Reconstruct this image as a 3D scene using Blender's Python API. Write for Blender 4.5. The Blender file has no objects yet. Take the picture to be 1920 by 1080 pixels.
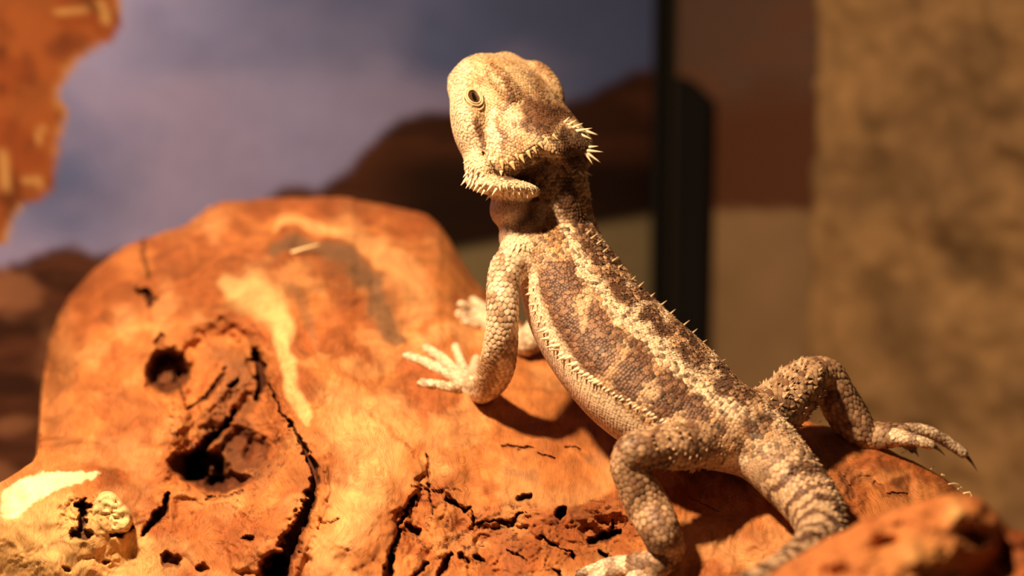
import bpy, bmesh, math, random, time
import numpy as np
from mathutils import Vector, Matrix
from mathutils.bvhtree import BVHTree
T0 = time.time()
random.seed(7)
RNG = np.random.default_rng(7)

# ------------------------------------------------------------------ camera, world, lamp, exposure
SC = bpy.context.scene
FPX = 1920 * 82.0 / 36.0                      # focal length in pixels of the 1920x1080 frame
PITCH = math.radians(12)
CAM = np.array([0.0, -0.5, 0.195])
RIGHT = np.array([1.0, 0, 0])
UP = np.array([0, math.sin(PITCH), math.cos(PITCH)])
BACK = np.array([0, -math.cos(PITCH), math.sin(PITCH)])

cam_d = bpy.data.cameras.new('camera')
cam = bpy.data.objects.new('camera', cam_d)
SC.collection.objects.link(cam)
cam.location = CAM
cam.rotation_euler = (math.pi / 2 - PITCH, 0, 0)
cam_d.lens = 82.0
cam_d.sensor_width = 36.0
cam_d.clip_start = 0.01
cam_d.dof.use_dof = True
cam_d.dof.focus_distance = 0.490
cam_d.dof.aperture_fstop = 8.0
SC.camera = cam

world = bpy.data.worlds.new('world')
SC.world = world
world.use_nodes = True
world.node_tree.nodes['Background'].inputs[0].default_value = (1.0, 0.66, 0.42, 1)
world.node_tree.nodes['Background'].inputs[1].default_value = 0.05

def cam_pt(px, py, d):
    """pixel + distance along the view axis (m) -> camera-space millimetres"""
    px = np.asarray(px, float); py = np.asarray(py, float); d = np.asarray(d, float) * 1000
    return np.stack([(px - 960) / FPX * d, (540 - py) / FPX * d, -d + 0 * px], -1)
def to_world(v):
    v = np.asarray(v, float) / 1000
    return CAM + v[..., :1] * RIGHT + v[..., 1:2] * UP + v[..., 2:3] * BACK
def to_px(v):
    d = -v[..., 2]
    return v[..., 0] / d * FPX + 960, 540 - v[..., 1] / d * FPX

lamp_d = bpy.data.lights.new('heat_lamp_light', 'SPOT')
lamp = bpy.data.objects.new('heat_lamp_light', lamp_d)
SC.collection.objects.link(lamp)
LAMP = np.array([-126.0, 220.0, -318.0])
lamp.location = to_world(LAMP)
lamp.rotation_euler = Vector(to_world(cam_pt(560, 640, .51)) - to_world(LAMP)).to_track_quat('-Z', 'Y').to_euler()
lamp_d.energy = 13.0
lamp_d.color = (1.0, 0.69, 0.39)
lamp_d.shadow_soft_size = 0.014
lamp_d.spot_size = math.radians(112)
lamp_d.spot_blend = 1.0

SC.view_settings.view_transform = 'Standard'
SC.view_settings.look = 'None'
SC.view_settings.gamma = 1.0
SC.view_settings.use_curve_mapping = False
SC.view_settings.exposure = 0.0

# ------------------------------------------------------------------ helpers
def link(o):
    SC.collection.objects.link(o); return o
def tag(o, label=None, cat=None, group=None, kind=None):
    if label: o['label'] = label
    if cat: o['category'] = cat
    if group: o['group'] = group
    if kind: o['kind'] = kind
    return o
def world_loc(o):
    p = np.zeros(3)
    while o is not None:
        p = p + np.array(o.location); o = o.parent
    return p
def empty(name, loc):
    o = bpy.data.objects.new(name, None); link(o)
    o.location = loc; o.empty_display_size = 0.01
    return o
def mk(name, verts, faces, mat, parent=None, smooth=True, col=None, attrs=None, space='cam', origin=None):
    """one mesh object; verts in camera millimetres ('cam') or world metres ('world')"""
    v = to_world(verts) if space == 'cam' else np.asarray(verts, float)
    org = np.asarray(origin, float) if origin is not None else v.mean(0)
    base = world_loc(parent) if parent is not None else np.zeros(3)
    me = bpy.data.meshes.new(name)
    v = v - org
    if isinstance(faces, np.ndarray):
        n, k = faces.shape
        me.vertices.add(len(v)); me.vertices.foreach_set('co', v.astype(np.float32).ravel())
        me.loops.add(n * k); me.loops.foreach_set('vertex_index', faces.astype(np.int32).ravel())
        me.polygons.add(n)
        me.polygons.foreach_set('loop_start', np.arange(0, n * k, k, dtype=np.int32))
        me.update(calc_edges=True); me.validate()
    else:
        me.from_pydata([tuple(p) for p in v], [], faces); me.update()
    if smooth:
        me.polygons.foreach_set('use_smooth', np.ones(len(me.polygons), bool))
    if col is not None:
        a = me.attributes.new('Col', 'FLOAT_COLOR', 'POINT')
        c = np.ones((len(v), 4), np.float32); c[:, :3] = np.clip(col, 0, 1)
        a.data.foreach_set('color', c.ravel())
    for k_, arr in (attrs or {}).items():
        arr = np.asarray(arr, np.float32)
        if arr.ndim == 2:
            a = me.attributes.new(k_, 'FLOAT_VECTOR', 'POINT'); a.data.foreach_set('vector', arr.ravel())
        else:
            a = me.attributes.new(k_, 'FLOAT', 'POINT'); a.data.foreach_set('value', arr.ravel())
    me.materials.append(mat)
    o = bpy.data.objects.new(name, me); link(o)
    o.location = org - base
    if parent is not None: o.parent = parent
    return o

def srgb(r, g, b):
    c = np.array([r, g, b], float) / 255
    return np.where(c <= .04045, c / 12.92, ((c + .055) / 1.055) ** 2.4)

def hash3(i, j, k, s):
    h = (i.astype(np.int64) * 374761393 + j.astype(np.int64) * 668265263 + k.astype(np.int64) * 2147483647 + s * 974634777) & 0x7fffffff
    h = ((h ^ (h >> 13)) * 1274126177) & 0x7fffffff
    h = h ^ (h >> 16)
    return (h & 0xffff) / 65535.0
def vnoise(p, s=0):
    p = np.asarray(p, float)
    i = np.floor(p).astype(np.int64); f = p - i
    f = f * f * (3 - 2 * f)
    out = 0
    flat = p.size > 3 and np.ptp(p[..., 2]) == 0
    if flat: f[..., 2] = 0
    for dx in (0, 1):
        for dy in (0, 1):
            for dz in ((0,) if flat else (0, 1)):
                w = (f[..., 0] if dx else 1 - f[..., 0]) * (f[..., 1] if dy else 1 - f[..., 1]) * (f[..., 2] if dz else 1 - f[..., 2])
                out = out + w * hash3(i[..., 0] + dx, i[..., 1] + dy, i[..., 2] + dz, s)
    return out * 2 - 1
def fbm(p, o=4, s=0, g=.5):
    p = np.asarray(p, float); r = 0; a = 1
    for q in range(o):
        r = r + a * vnoise(p * 2 ** q + 17.3 * q, s + q); a *= g
    return r
def sstep(a, b, x):
    t = np.clip((x - a) / (b - a), 0, 1); return t * t * (3 - 2 * t)
def mix(a, b, t):
    t = np.asarray(t)[..., None]
    return a * (1 - t) + b * t
def p3(x, y, s=1.0, z=0.0):
    x = np.asarray(x, float)
    return np.stack([x * s, np.asarray(y, float) * s, z + 0 * x], -1)
def seg_dist(px, py, pts, widths=None):
    """distance (px) to a polyline and the interpolated width there"""
    best = np.full(np.shape(px), 1e9); wb = np.zeros(np.shape(px))
    for i in range(len(pts) - 1):
        a = np.array(pts[i], float); b = np.array(pts[i + 1], float); d = b - a
        t = np.clip(((px - a[0]) * d[0] + (py - a[1]) * d[1]) / (d @ d + 1e-9), 0, 1)
        r = np.hypot(px - a[0] - t * d[0], py - a[1] - t * d[1])
        w = 1.0 if widths is None else widths[i] * (1 - t) + widths[i + 1] * t
        m = r < best
        best = np.where(m, r, best); wb = np.where(m, w, wb)
    return best, wb
def near(px, py, pts, m):
    a = np.array(pts, float)
    return (px > a[:, 0].min() - m) & (px < a[:, 0].max() + m) & (py > a[:, 1].min() - m) & (py < a[:, 1].max() + m)
def in_poly(px, py, poly):
    c = np.zeros(np.shape(px), bool); n = len(poly)
    for i in range(n):
        x0, y0 = poly[i]; x1, y1 = poly[(i + 1) % n]
        m = ((y0 > py) != (y1 > py)) & (px < (x1 - x0) * (py - y0) / (y1 - y0 + 1e-9) + x0)
        c ^= m
    return c
def poly_sd(px, py, poly):
    d, _ = seg_dist(px, py, list(poly) + [poly[0]])
    return np.where(in_poly(px, py, poly), -d, d)
def smin(a, b, k):
    h = np.clip(.5 + .5 * (b - a) / k, 0, 1)
    return b * (1 - h) + a * h - k * h * (1 - h)
def grid_faces(nr, nc):
    i = np.arange((nr - 1) * (nc - 1)); r = i // (nc - 1); c = i % (nc - 1)
    a = r * nc + c
    return np.stack([a, a + 1, a + nc + 1, a + nc], -1)

# ------------------------------------------------------------------ materials
def new_mat(name):
    m = bpy.data.materials.new(name); m.use_nodes = True
    nt = m.node_tree; return m, nt, nt.nodes['Principled BSDF']
def N(nt, t, **kw):
    n = nt.nodes.new(t)
    for k, v in kw.items():
        if k.startswith('i_'): n.inputs[k[2:].replace('_', ' ')].default_value = v
        else: setattr(n, k, v)
    return n
def mat_plain(name, rgb, rough=.6, spec=.3, coat=0, noise=0, scale=300, bump=0):
    m, nt, b = new_mat(name)
    b.inputs['Base Color'].default_value = (*rgb, 1)
    b.inputs['Roughness'].default_value = rough
    b.inputs['Specular IOR Level'].default_value = spec
    b.inputs['Coat Weight'].default_value = coat
    tc = N(nt, 'ShaderNodeTexCoord'); no = N(nt, 'ShaderNodeTexNoise')
    no.inputs['Scale'].default_value = scale; no.inputs['Detail'].default_value = 4
    nt.links.new(tc.outputs['Object'], no.inputs['Vector'])
    if noise:
        mx = N(nt, 'ShaderNodeMixRGB', blend_type='MULTIPLY'); mx.inputs[0].default_value = noise
        mx.inputs[1].default_value = (*rgb, 1)
        rp = N(nt, 'ShaderNodeValToRGB'); rp.color_ramp.elements[0].color = (.35, .3, .26, 1)
        nt.links.new(no.outputs['Fac'], rp.inputs[0]); nt.links.new(rp.outputs[0], mx.inputs[2])
        nt.links.new(mx.outputs[0], b.inputs['Base Color'])
    if bump:
        bp = N(nt, 'ShaderNodeBump'); bp.inputs['Strength'].default_value = bump; bp.inputs['Distance'].default_value = .0008
        nt.links.new(no.outputs['Fac'], bp.inputs['Height']); nt.links.new(bp.outputs[0], b.inputs['Normal'])
    return m
def mat_wood(name):
    m, nt, b = new_mat(name)
    col = N(nt, 'ShaderNodeAttribute', attribute_name='Col')
    g = N(nt, 'ShaderNodeAttribute', attribute_name='Grain')
    rgh = N(nt, 'ShaderNodeAttribute', attribute_name='Rough')
    tc = N(nt, 'ShaderNodeTexCoord')
    n1 = N(nt, 'ShaderNodeTexNoise'); n1.inputs['Scale'].default_value = 1.0; n1.inputs['Detail'].default_value = 5; n1.inputs['Roughness'].default_value = .65
    nt.links.new(g.outputs['Vector'], n1.inputs['Vector'])
    n2 = N(nt, 'ShaderNodeTexNoise'); n2.inputs['Scale'].default_value = 420; n2.inputs['Detail'].default_value = 6; n2.inputs['Roughness'].default_value = .7
    nt.links.new(tc.outputs['Object'], n2.inputs['Vector'])
    n3 = N(nt, 'ShaderNodeTexNoise'); n3.inputs['Scale'].default_value = 95; n3.inputs['Detail'].default_value = 5; n3.inputs['Roughness'].default_value = .6; n3.inputs['Distortion'].default_value = .8
    nt.links.new(tc.outputs['Object'], n3.inputs['Vector'])
    # colour: vertex colour x fine grain x blotch
    r1 = N(nt, 'ShaderNodeMapRange'); r1.inputs[1].default_value = .32; r1.inputs[2].default_value = .62; r1.inputs[3].default_value = .70; r1.inputs[4].default_value = 1.12
    nt.links.new(n1.outputs['Fac'], r1.inputs[0])
    r3 = N(nt, 'ShaderNodeMapRange'); r3.inputs[1].default_value = .34; r3.inputs[2].default_value = .62; r3.inputs[3].default_value = .68; r3.inputs[4].default_value = 1.16
    nt.links.new(n3.outputs['Fac'], r3.inputs[0])
    ml = N(nt, 'ShaderNodeMath', operation='MULTIPLY')
    nt.links.new(r1.outputs[0], ml.inputs[0]); nt.links.new(r3.outputs[0], ml.inputs[1])
    vm = N(nt, 'ShaderNodeVectorMath', operation='SCALE')
    nt.links.new(col.outputs['Color'], vm.inputs[0]); nt.links.new(ml.outputs[0], vm.inputs['Scale'])
    # thin dark pores on rough parts
    r2 = N(nt, 'ShaderNodeMapRange'); r2.inputs[1].default_value = .36; r2.inputs[2].default_value = .44; r2.inputs[3].default_value = 1.0; r2.inputs[4].default_value = 0.0
    nt.links.new(n2.outputs['Fac'], r2.inputs[0])
    pm = N(nt, 'ShaderNodeMath', operation='MULTIPLY'); nt.links.new(r2.outputs[0], pm.inputs[0]); nt.links.new(rgh.outputs['Fac'], pm.inputs[1])
    mx = N(nt, 'ShaderNodeMixRGB'); mx.inputs[2].default_value = (.09, .022, .008, 1)
    nt.links.new(pm.outputs[0], mx.inputs[0]); nt.links.new(vm.outputs[0], mx.inputs[1])
    nt.links.new(mx.outputs[0], b.inputs['Base Color'])
    b.inputs['Roughness'].default_value = .62; b.inputs['Specular IOR Level'].default_value = .25
    # relief
    ad = N(nt, 'ShaderNodeMath', operation='MULTIPLY_ADD'); nt.links.new(n2.outputs['Fac'], ad.inputs[0])
    rr = N(nt, 'ShaderNodeMath', operation='MULTIPLY_ADD'); rr.inputs[1].default_value = 1.3; rr.inputs[2].default_value = .25
    nt.links.new(rgh.outputs['Fac'], rr.inputs[0]); nt.links.new(rr.outputs[0], ad.inputs[1]); nt.links.new(n1.outputs['Fac'], ad.inputs[2])
    bp = N(nt, 'ShaderNodeBump'); bp.inputs['Strength'].default_value = .75; bp.inputs['Distance'].default_value = .00045
    nt.links.new(ad.outputs[0], bp.inputs['Height']); nt.links.new(bp.outputs[0], b.inputs['Normal'])
    return m
def mat_attr(name, rough=.6, spec=.3, bump_scale=0, bump=.3, dist=.0003, voronoi=False, gain=1.0, sss=0):
    m, nt, b = new_mat(name)
    col = N(nt, 'ShaderNodeAttribute', attribute_name='Col')
    tc = N(nt, 'ShaderNodeTexCoord')
    no = N(nt, 'ShaderNodeTexNoise'); no.inputs['Scale'].default_value = bump_scale or 200; no.inputs['Detail'].default_value = 4
    nt.links.new(tc.outputs['Object'], no.inputs['Vector'])
    mr = N(nt, 'ShaderNodeMapRange'); mr.inputs[1].default_value = .3; mr.inputs[2].default_value = .7; mr.inputs[3].default_value = .86 * gain; mr.inputs[4].default_value = 1.1 * gain
    nt.links.new(no.outputs['Fac'], mr.inputs[0])
    vm = N(nt, 'ShaderNodeVectorMath', operation='SCALE')
    nt.links.new(col.outputs['Color'], vm.inputs[0]); nt.links.new(mr.outputs[0], vm.inputs['Scale'])
    nt.links.new(vm.outputs[0], b.inputs['Base Color'])
    b.inputs['Roughness'].default_value = rough; b.inputs['Specular IOR Level'].default_value = spec
    if sss:
        b.inputs['Subsurface Weight'].default_value = sss
        b.inputs['Subsurface Radius'].default_value = (.0012, .0006, .0003); b.inputs['Subsurface Scale'].default_value = 1.0
    if bump_scale:
        h = no.outputs['Fac']
        if voronoi:
            vo = N(nt, 'ShaderNodeTexVoronoi'); vo.inputs['Scale'].default_value = bump_scale
            nt.links.new(tc.outputs['Object'], vo.inputs['Vector']); h = vo.outputs['Distance']
        bp = N(nt, 'ShaderNodeBump'); bp.inputs['Strength'].default_value = bump; bp.inputs['Distance'].default_value = dist
        if voronoi: bp.invert = True
        nt.links.new(h, bp.inputs['Height']); nt.links.new(bp.outputs[0], b.inputs['Normal'])
    return m

M_WOOD = mat_wood('driftwood')
M_PRINT_REFL = mat_attr('poster_print', rough=.55, spec=.25)  # shared by the poster and the painted glass reflection
for _n in M_PRINT_REFL.node_tree.nodes:
    if _n.type == 'MAP_RANGE': _n.inputs[3].default_value, _n.inputs[4].default_value = .97, 1.03
M_STONE = mat_attr('sandstone_panel', rough=.9, spec=.1, bump_scale=160, bump=.6, dist=.001)
M_SKIN = mat_attr('lizard_skin', rough=.6, spec=.3, bump_scale=1500, bump=.12, dist=.0002, voronoi=True)
M_SCALE = mat_attr('lizard_scales', rough=.5, spec=.35, bump_scale=900, bump=.15, dist=.0001, sss=.0)
M_BLACK = mat_plain('black_silicone_and_reflection', (.006, .005, .005), rough=.7, spec=.1)
M_WALL = mat_plain('tank_wall', (.03, .025, .02), rough=.6, spec=.15, noise=.3)
M_SAND = mat_plain('sand', (.50, .40, .26), rough=.95, spec=.1, noise=.6, scale=900, bump=.8)
M_EYE = mat_plain('eye_iris', (.085, .036, .012), rough=.06, spec=.6, coat=1, noise=.5, scale=1500)
M_PUPIL = mat_plain('pupil', (.004, .003, .002), rough=.05, spec=.6, coat=1)
M_LID = mat_plain('eyelid', (.66, .47, .29), rough=.5, spec=.3, noise=.25, scale=1800, bump=.3)
M_SPIKE = mat_plain('spike_keratin', (.86, .70, .50), rough=.4, spec=.4, noise=.25, scale=1200)
M_SPIKE2 = mat_plain('spike_keratin_brown', (.52, .36, .20), rough=.45, spec=.35, noise=.3, scale=1200)
M_SPIKE3 = mat_plain('spike_keratin_tan', (.66, .48, .26), rough=.45, spec=.35, noise=.3, scale=1200)
M_CLAW = mat_plain('claw_horn', (.10, .055, .03), rough=.35, spec=.5)
M_MOUTH = mat_plain('mouth_lining', (.45, .17, .05), rough=.4, spec=.4)
M_FIBRE = mat_plain('wood_fibre', (.80, .60, .34), rough=.6)

# ------------------------------------------------------------------ tank: floor, two walls meeting in a corner, poster, painted glass reflection
# in plan view (world x, world y) the corner and the two wall directions
def plan(x, d):                               # camera-x / view depth on the axis -> plan point
    return np.array([x, CAM[1] + d * math.cos(PITCH)])
FLOOR_Z = -.0285                              # underside of the log rests on the sand here
C0 = plan(.052, .800)
L1 = plan(-.136, .620); R1 = plan(.2320, .612)
uL = (L1 - C0) / np.linalg.norm(L1 - C0)
uR = np.array([-uL[1], uL[0]]);  uR = uR if uR @ (R1 - C0) > 0 else -uR
H0, H1 = FLOOR_Z, 0.42
LENL, LENR = .56, .56
def wall_pts(u, s, z, off=0.0, nrm=None):
    s = np.asarray(s, float); z = np.asarray(z, float)
    p = C0 + s[..., None] * u + (off * nrm if nrm is not None else 0)
    return np.concatenate([p, z[..., None]], -1)
nL = uR; nR = uL                               # inward normals
def world_px(p):
    q = p - CAM
    x = q @ RIGHT; y = q @ UP; d = -(q @ BACK)
    return x / d * FPX + 960, 540 - y / d * FPX
def slab(name, u, n, s0, s1, z0, z1, o0, o1, mat, parent=None):
    pts = []
    for o in (o0, o1):
        for (s, z) in ((s0, z0), (s1, z0), (s1, z1), (s0, z1)):
            pts.append(wall_pts(u, s, z, o, n))
    f = [(0, 1, 2, 3), (7, 6, 5, 4), (0, 4, 5, 1), (1, 5, 6, 2), (2, 6, 7, 3), (3, 7, 4, 0)]
    return mk(name, np.array(pts), f, mat, parent, smooth=False, space='world')
fl = mk('floor', np.array([wall_pts(uL, 0, H0), wall_pts(uL, LENL, H0), wall_pts(uL, LENL, H0) + np.append(uR * LENR, 0), wall_pts(uR, LENR, H0)]),
        [(0, 1, 2, 3)], M_SAND, smooth=False, space='world')
tag(fl, 'pale sand floor of the tank', kind='structure')
w1 = slab('wall_back', uL, nL, -.006, LENL, H0, H1, -.008, 0, M_WALL); tag(w1, 'tank back wall behind the sky poster', kind='structure')
w2 = slab('wall_right', uR, nR, -.006, LENR, H0, H1, -.008, 0, M_WALL); tag(w2, 'tank side wall right of the corner', kind='structure')

def sheet(name, u, n, s0, s1, z0, z1, off, thick, ns, nz, colfn, mat, label, cat, relief=None):
    s = np.linspace(s0, s1, ns); z = np.linspace(z0, z1, nz)
    S, Z = np.meshgrid(s, z)
    P = wall_pts(u, S.ravel(), Z.ravel(), off + thick, n)
    px, py = world_px(P)
    if relief is not None:
        P[:, :2] += (relief(S.ravel(), Z.ravel(), px, py))[:, None] * n
    c = colfn(px, py, S.ravel(), Z.ravel())
    f = grid_faces(nz, ns)
    # closed edge strip + back so the sheet has thickness
    rim = np.concatenate([np.arange(ns), ns - 1 + ns * np.arange(1, nz), (nz - 1) * ns + np.arange(ns - 2, -1, -1), ns * np.arange(nz - 2, 0, -1)])
    B = P[rim].copy(); B[:, :2] = wall_pts(u, S.ravel()[rim], Z.ravel()[rim], off, n)[:, :2]
    k = len(P); m = len(rim); idx = np.arange(m)
    side = np.stack([rim, k + idx, k + (idx + 1) % m, np.roll(rim, -1)], -1)
    o = mk(name, np.concatenate([P, B]), np.concatenate([f, side]), mat, None, smooth=True, col=np.concatenate([c, c[rim]]), space='world')
    return tag(o, label, cat)

def print_left(px, py, s, z):
    q = p3(px, py)
    # sky: slate blue with lilac clouds
    blue = np.array([.092, .130, .33]); lilac = np.array([.29, .28, .56]); pale = np.array([.25, .27, .57])
    cl = sstep(-.45, .75, fbm(q / np.array([520, 300, 1]), 4, 3) + .55 - sstep(250, 1250, px) * .9 + sstep(0, 420, py) * .35)
    c = mix(blue + 0 * q, lilac, cl)
    c = mix(c, pale, .5 * sstep(.1, .8, fbm(q / 330, 3, 9)))
    c = c * (1 + .10 * fbm(q / np.array([200, 110, 1]), 3, 11))[:, None]
    # dark mesas along the horizon
    wob = 14 * fbm(q / 60, 3, 21) + 22 * fbm(q / 190, 2, 22)
    hx = [-300, 0, 60, 140, 230, 330, 440, 520, 600, 660, 715, 745, 800, 870, 960, 1040, 1110, 1160, 1200, 1260, 1400]
    hy = [470, 492, 475, 462, 478, 470, 402, 362, 345, 310, 240, 212, 198, 195, 200, 205, 185, 158, 150, 138, 135]
    hor = np.interp(px, hx, hy) + wob * .6
    rock = mix(np.array([.040, .015, .010]) + 0 * q, np.array([.095, .034, .020]), sstep(-.3, .6, fbm(q / np.array([220, 36, 1]), 4, 31)))
    rock = mix(rock, np.array([.30, .135, .075]), .75 * sstep(330, -40, px) * sstep(-.2, .5, fbm(q / np.array([130, 50, 1]), 3, 37)))
    rock = mix(rock, np.array([.012, .005, .004]), .93 * sstep(600, 820, px) * sstep(250, 330, py))
    c = mix(c, rock, sstep(-10, 10, py - hor))
    # pale sand below the mesas, a straight horizontal border on the sheet
    c = mix(c, np.array([.25, .20, .12]) * (1 + .08 * fbm(q / 60, 3, 5))[:, None], sstep(.0565, .053, z) * sstep(560, 640, px))
    # sandstone cliff upper left
    cliff = [(-400, -400), (215, -400), (205, -60), (222, 5), (226, 40), (212, 72), (180, 92), (148, 112), (126, 140), (112, 168), (112, 188), (128, 208),
             (120, 232), (112, 262), (108, 300), (106, 340), (98, 362), (74, 376), (48, 390), (28, 412), (14, 446), (-30, 470), (-400, 500)]
    w2_ = 7 * fbm(q / 30, 3, 41)
    sd = poly_sd(px, py, cliff) + w2_
    cc = mix(np.array([.24, .062, .020]) + 0 * q, np.array([.12, .034, .013]), sstep(-.1, .55, fbm(q / np.array([60, 90, 1]), 4, 43)))
    cc = mix(cc, np.array([.31, .098, .030]), .6 * sstep(0, .6, fbm(q / 70, 3, 47)))
    # sunlit edges and ledges of the printed cliff
    cc = mix(cc, np.array([.42, .22, .085]), .8 * sstep(-20, -4, sd) * sstep(-.5, .35, fbm(q / 45, 2, 49)))
    for (a, b_, w) in (((108, 20), (160, 14), 9), ((6, 290), (10, 350), 12), ((48, 338), (78, 342), 11), ((78, 240), (72, 270), 8), ((10, 440), (40, 390), 9), ((190, 5), (200, 40), 13)):
        d, _ = seg_dist(px, py, [a, b_]); cc = mix(cc, np.array([.48, .27, .10]), .85 * sstep(w, w * .35, d))
    for (a, b_, w) in (((100, 92), (150, 80), 26), ((60, 150), (50, 110), 20), ((118, 2), (150, 4), 8), ((92, 350), (104, 335), 12), ((60, 265), (48, 285), 10), ((112, 215), (108, 230), 9)):
        d, _ = seg_dist(px, py, [a, b_]); cc = mix(cc, np.array([.16, .045, .018]), .75 * sstep(w, w * .3, d))
    return mix(c, cc, sstep(5, -5, sd))
sheet('backdrop_poster', uL, nL, .007, LENL - .01, H0 + .001, H1 - .01, 0, .0012, 330, 260, print_left, M_PRINT_REFL,
      'printed desert poster with lilac sky and red cliff behind the driftwood', 'poster')

def reflect_right(px, py, s, z):  # back wall mirrored in the side glass, painted as vertex colour
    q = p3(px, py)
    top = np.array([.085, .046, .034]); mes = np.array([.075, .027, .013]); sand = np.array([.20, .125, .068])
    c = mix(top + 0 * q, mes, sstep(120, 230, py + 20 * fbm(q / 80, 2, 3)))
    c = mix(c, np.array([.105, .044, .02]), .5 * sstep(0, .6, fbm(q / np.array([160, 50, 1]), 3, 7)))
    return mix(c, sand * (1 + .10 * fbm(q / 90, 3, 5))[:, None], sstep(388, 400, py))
def s_at_px(u, x, z):                          # distance along a wall where it shows at pixel column x
    s = np.linspace(0.001, .5, 2000)
    px, _ = world_px(wall_pts(u, s, np.full_like(s, z)))
    return float(np.interp(x, px, s)) if px[-1] > px[0] else float(np.interp(-x, -px, s))
sA = s_at_px(uR, 1290, .13); sB = s_at_px(uR, 1352, .13); sC = s_at_px(uR, 1562, .13)
sheet('mesa_reflection_sheet', uR, nR, .006, sC + .004, H0 + .001, H1 - .01, 0, .0012, 120, 200, reflect_right, M_PRINT_REFL,
      'painted glass reflection of brown mesa above a pale band, between the black corner and the sandy panel', 'poster')
def col_sand(px, py, s, z):
    q = p3(s * 1000, z * 1000)
    c = mix(np.array([.25, .148, .068]) + 0 * q, np.array([.165, .098, .048]), sstep(-.4, .6, fbm(q / np.array([26, 20, 1]), 4, 61)))
    c = mix(c, np.array([.17, .115, .080]), .7 * sstep(235, 300, z * 1000 + 8 * fbm(q / 20, 2, 66)))
    return c * (1 + .14 * fbm(q / 6, 3, 63))[:, None]
sheet('sandstone_panel', uR, nR, sC, LENR - .005, H0 + .001, H1 - .01, .0, .008, 220, 200, col_sand, M_STONE,
      'rough sandy brown rock-textured panel filling the right side of the tank', 'panel',
      relief=lambda s, z, px, py: sstep(sC, sC + .03, s) * .0035 * fbm(np.stack([s * 34, z * 40, 0 * s], -1), 4, 71) + .0016 * fbm(np.stack([s * 170, z * 190, 0 * s], -1), 3, 73))
# black corner strip; the slab next to it stands in for a dark reflection
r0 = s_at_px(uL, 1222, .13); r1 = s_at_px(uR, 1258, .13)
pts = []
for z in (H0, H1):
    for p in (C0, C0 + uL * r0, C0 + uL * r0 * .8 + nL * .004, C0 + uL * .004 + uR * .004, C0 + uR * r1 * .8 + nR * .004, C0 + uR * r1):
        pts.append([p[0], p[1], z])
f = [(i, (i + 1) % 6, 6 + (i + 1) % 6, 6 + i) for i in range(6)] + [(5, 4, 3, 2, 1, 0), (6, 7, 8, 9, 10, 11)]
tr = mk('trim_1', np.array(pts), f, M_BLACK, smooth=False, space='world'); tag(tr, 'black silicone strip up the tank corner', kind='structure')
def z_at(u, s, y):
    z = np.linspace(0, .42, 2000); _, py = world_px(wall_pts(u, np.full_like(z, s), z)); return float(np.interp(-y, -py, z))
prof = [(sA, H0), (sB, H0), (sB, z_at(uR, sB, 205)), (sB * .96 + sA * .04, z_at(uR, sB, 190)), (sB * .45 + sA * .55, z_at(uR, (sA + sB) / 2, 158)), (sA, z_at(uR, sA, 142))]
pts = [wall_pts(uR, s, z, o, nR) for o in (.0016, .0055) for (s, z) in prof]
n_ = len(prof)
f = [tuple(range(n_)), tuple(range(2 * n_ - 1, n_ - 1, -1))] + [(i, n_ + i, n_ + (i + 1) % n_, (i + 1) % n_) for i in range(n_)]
bs = mk('corner_panel', np.array(pts), f, M_BLACK, smooth=False, space='world')  # black slab standing in for a dark reflection in the glass
tag(bs, 'dark glass reflection built as a black slab with a slanted top beside the tank corner', 'panel')
print('tank', time.time() - T0)

# ------------------------------------------------------------------ driftwood log
YT = np.array([(-160, 1010), (-60, 945), (0, 905), (40, 880), (62, 866), (70, 852), (74, 800), (78, 735), (92, 640), (110, 592), (130, 556), (180, 500), (240, 460), (275, 446), (300, 436), (350, 420),
               (390, 388), (420, 378), (470, 374), (540, 372), (640, 370), (720, 384), (770, 396), (800, 402), (822, 418), (842, 446), (862, 482), (890, 522), (916, 556), (1000, 622),
               (1100, 680), (1200, 722), (1350, 755), (1450, 772), (1520, 790), (1600, 815), (1660, 838), (1700, 858), (1750, 885), (1810, 925), (1860, 965), (1900, 1002), (1980, 1110), (2000, 1160)], float)
DT = np.array([(-160, .530), (60, .540), (74, .580), (130, .588), (240, .598), (390, .606), (640, .608), (800, .602), (860, .588), (920, .575), (1000, .560), (1200, .536), (1500, .515), (1700, .510), (1900, .506), (2000, .50)], float)
DF = np.array([(-160, .505), (60, .503), (74, .50), (240, .488), (390, .478), (640, .470), (830, .468), (1200, .464), (1500, .460), (1700, .462), (1900, .478), (2000, .49)], float)
YB = 1210.0
def log_top(x):
    return np.interp(x, YT[:, 0], YT[:, 1]) + 2.0 * fbm(p3(x, 0 * x, 1 / 26.), 3, 5)
def ell(px, py, cx, cy, rx, ry, ang=0):
    a = math.radians(ang); x = px - cx; y = py - cy
    return np.hypot((x * math.cos(a) + y * math.sin(a)) / rx, (-x * math.sin(a) + y * math.cos(a)) / ry)
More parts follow.
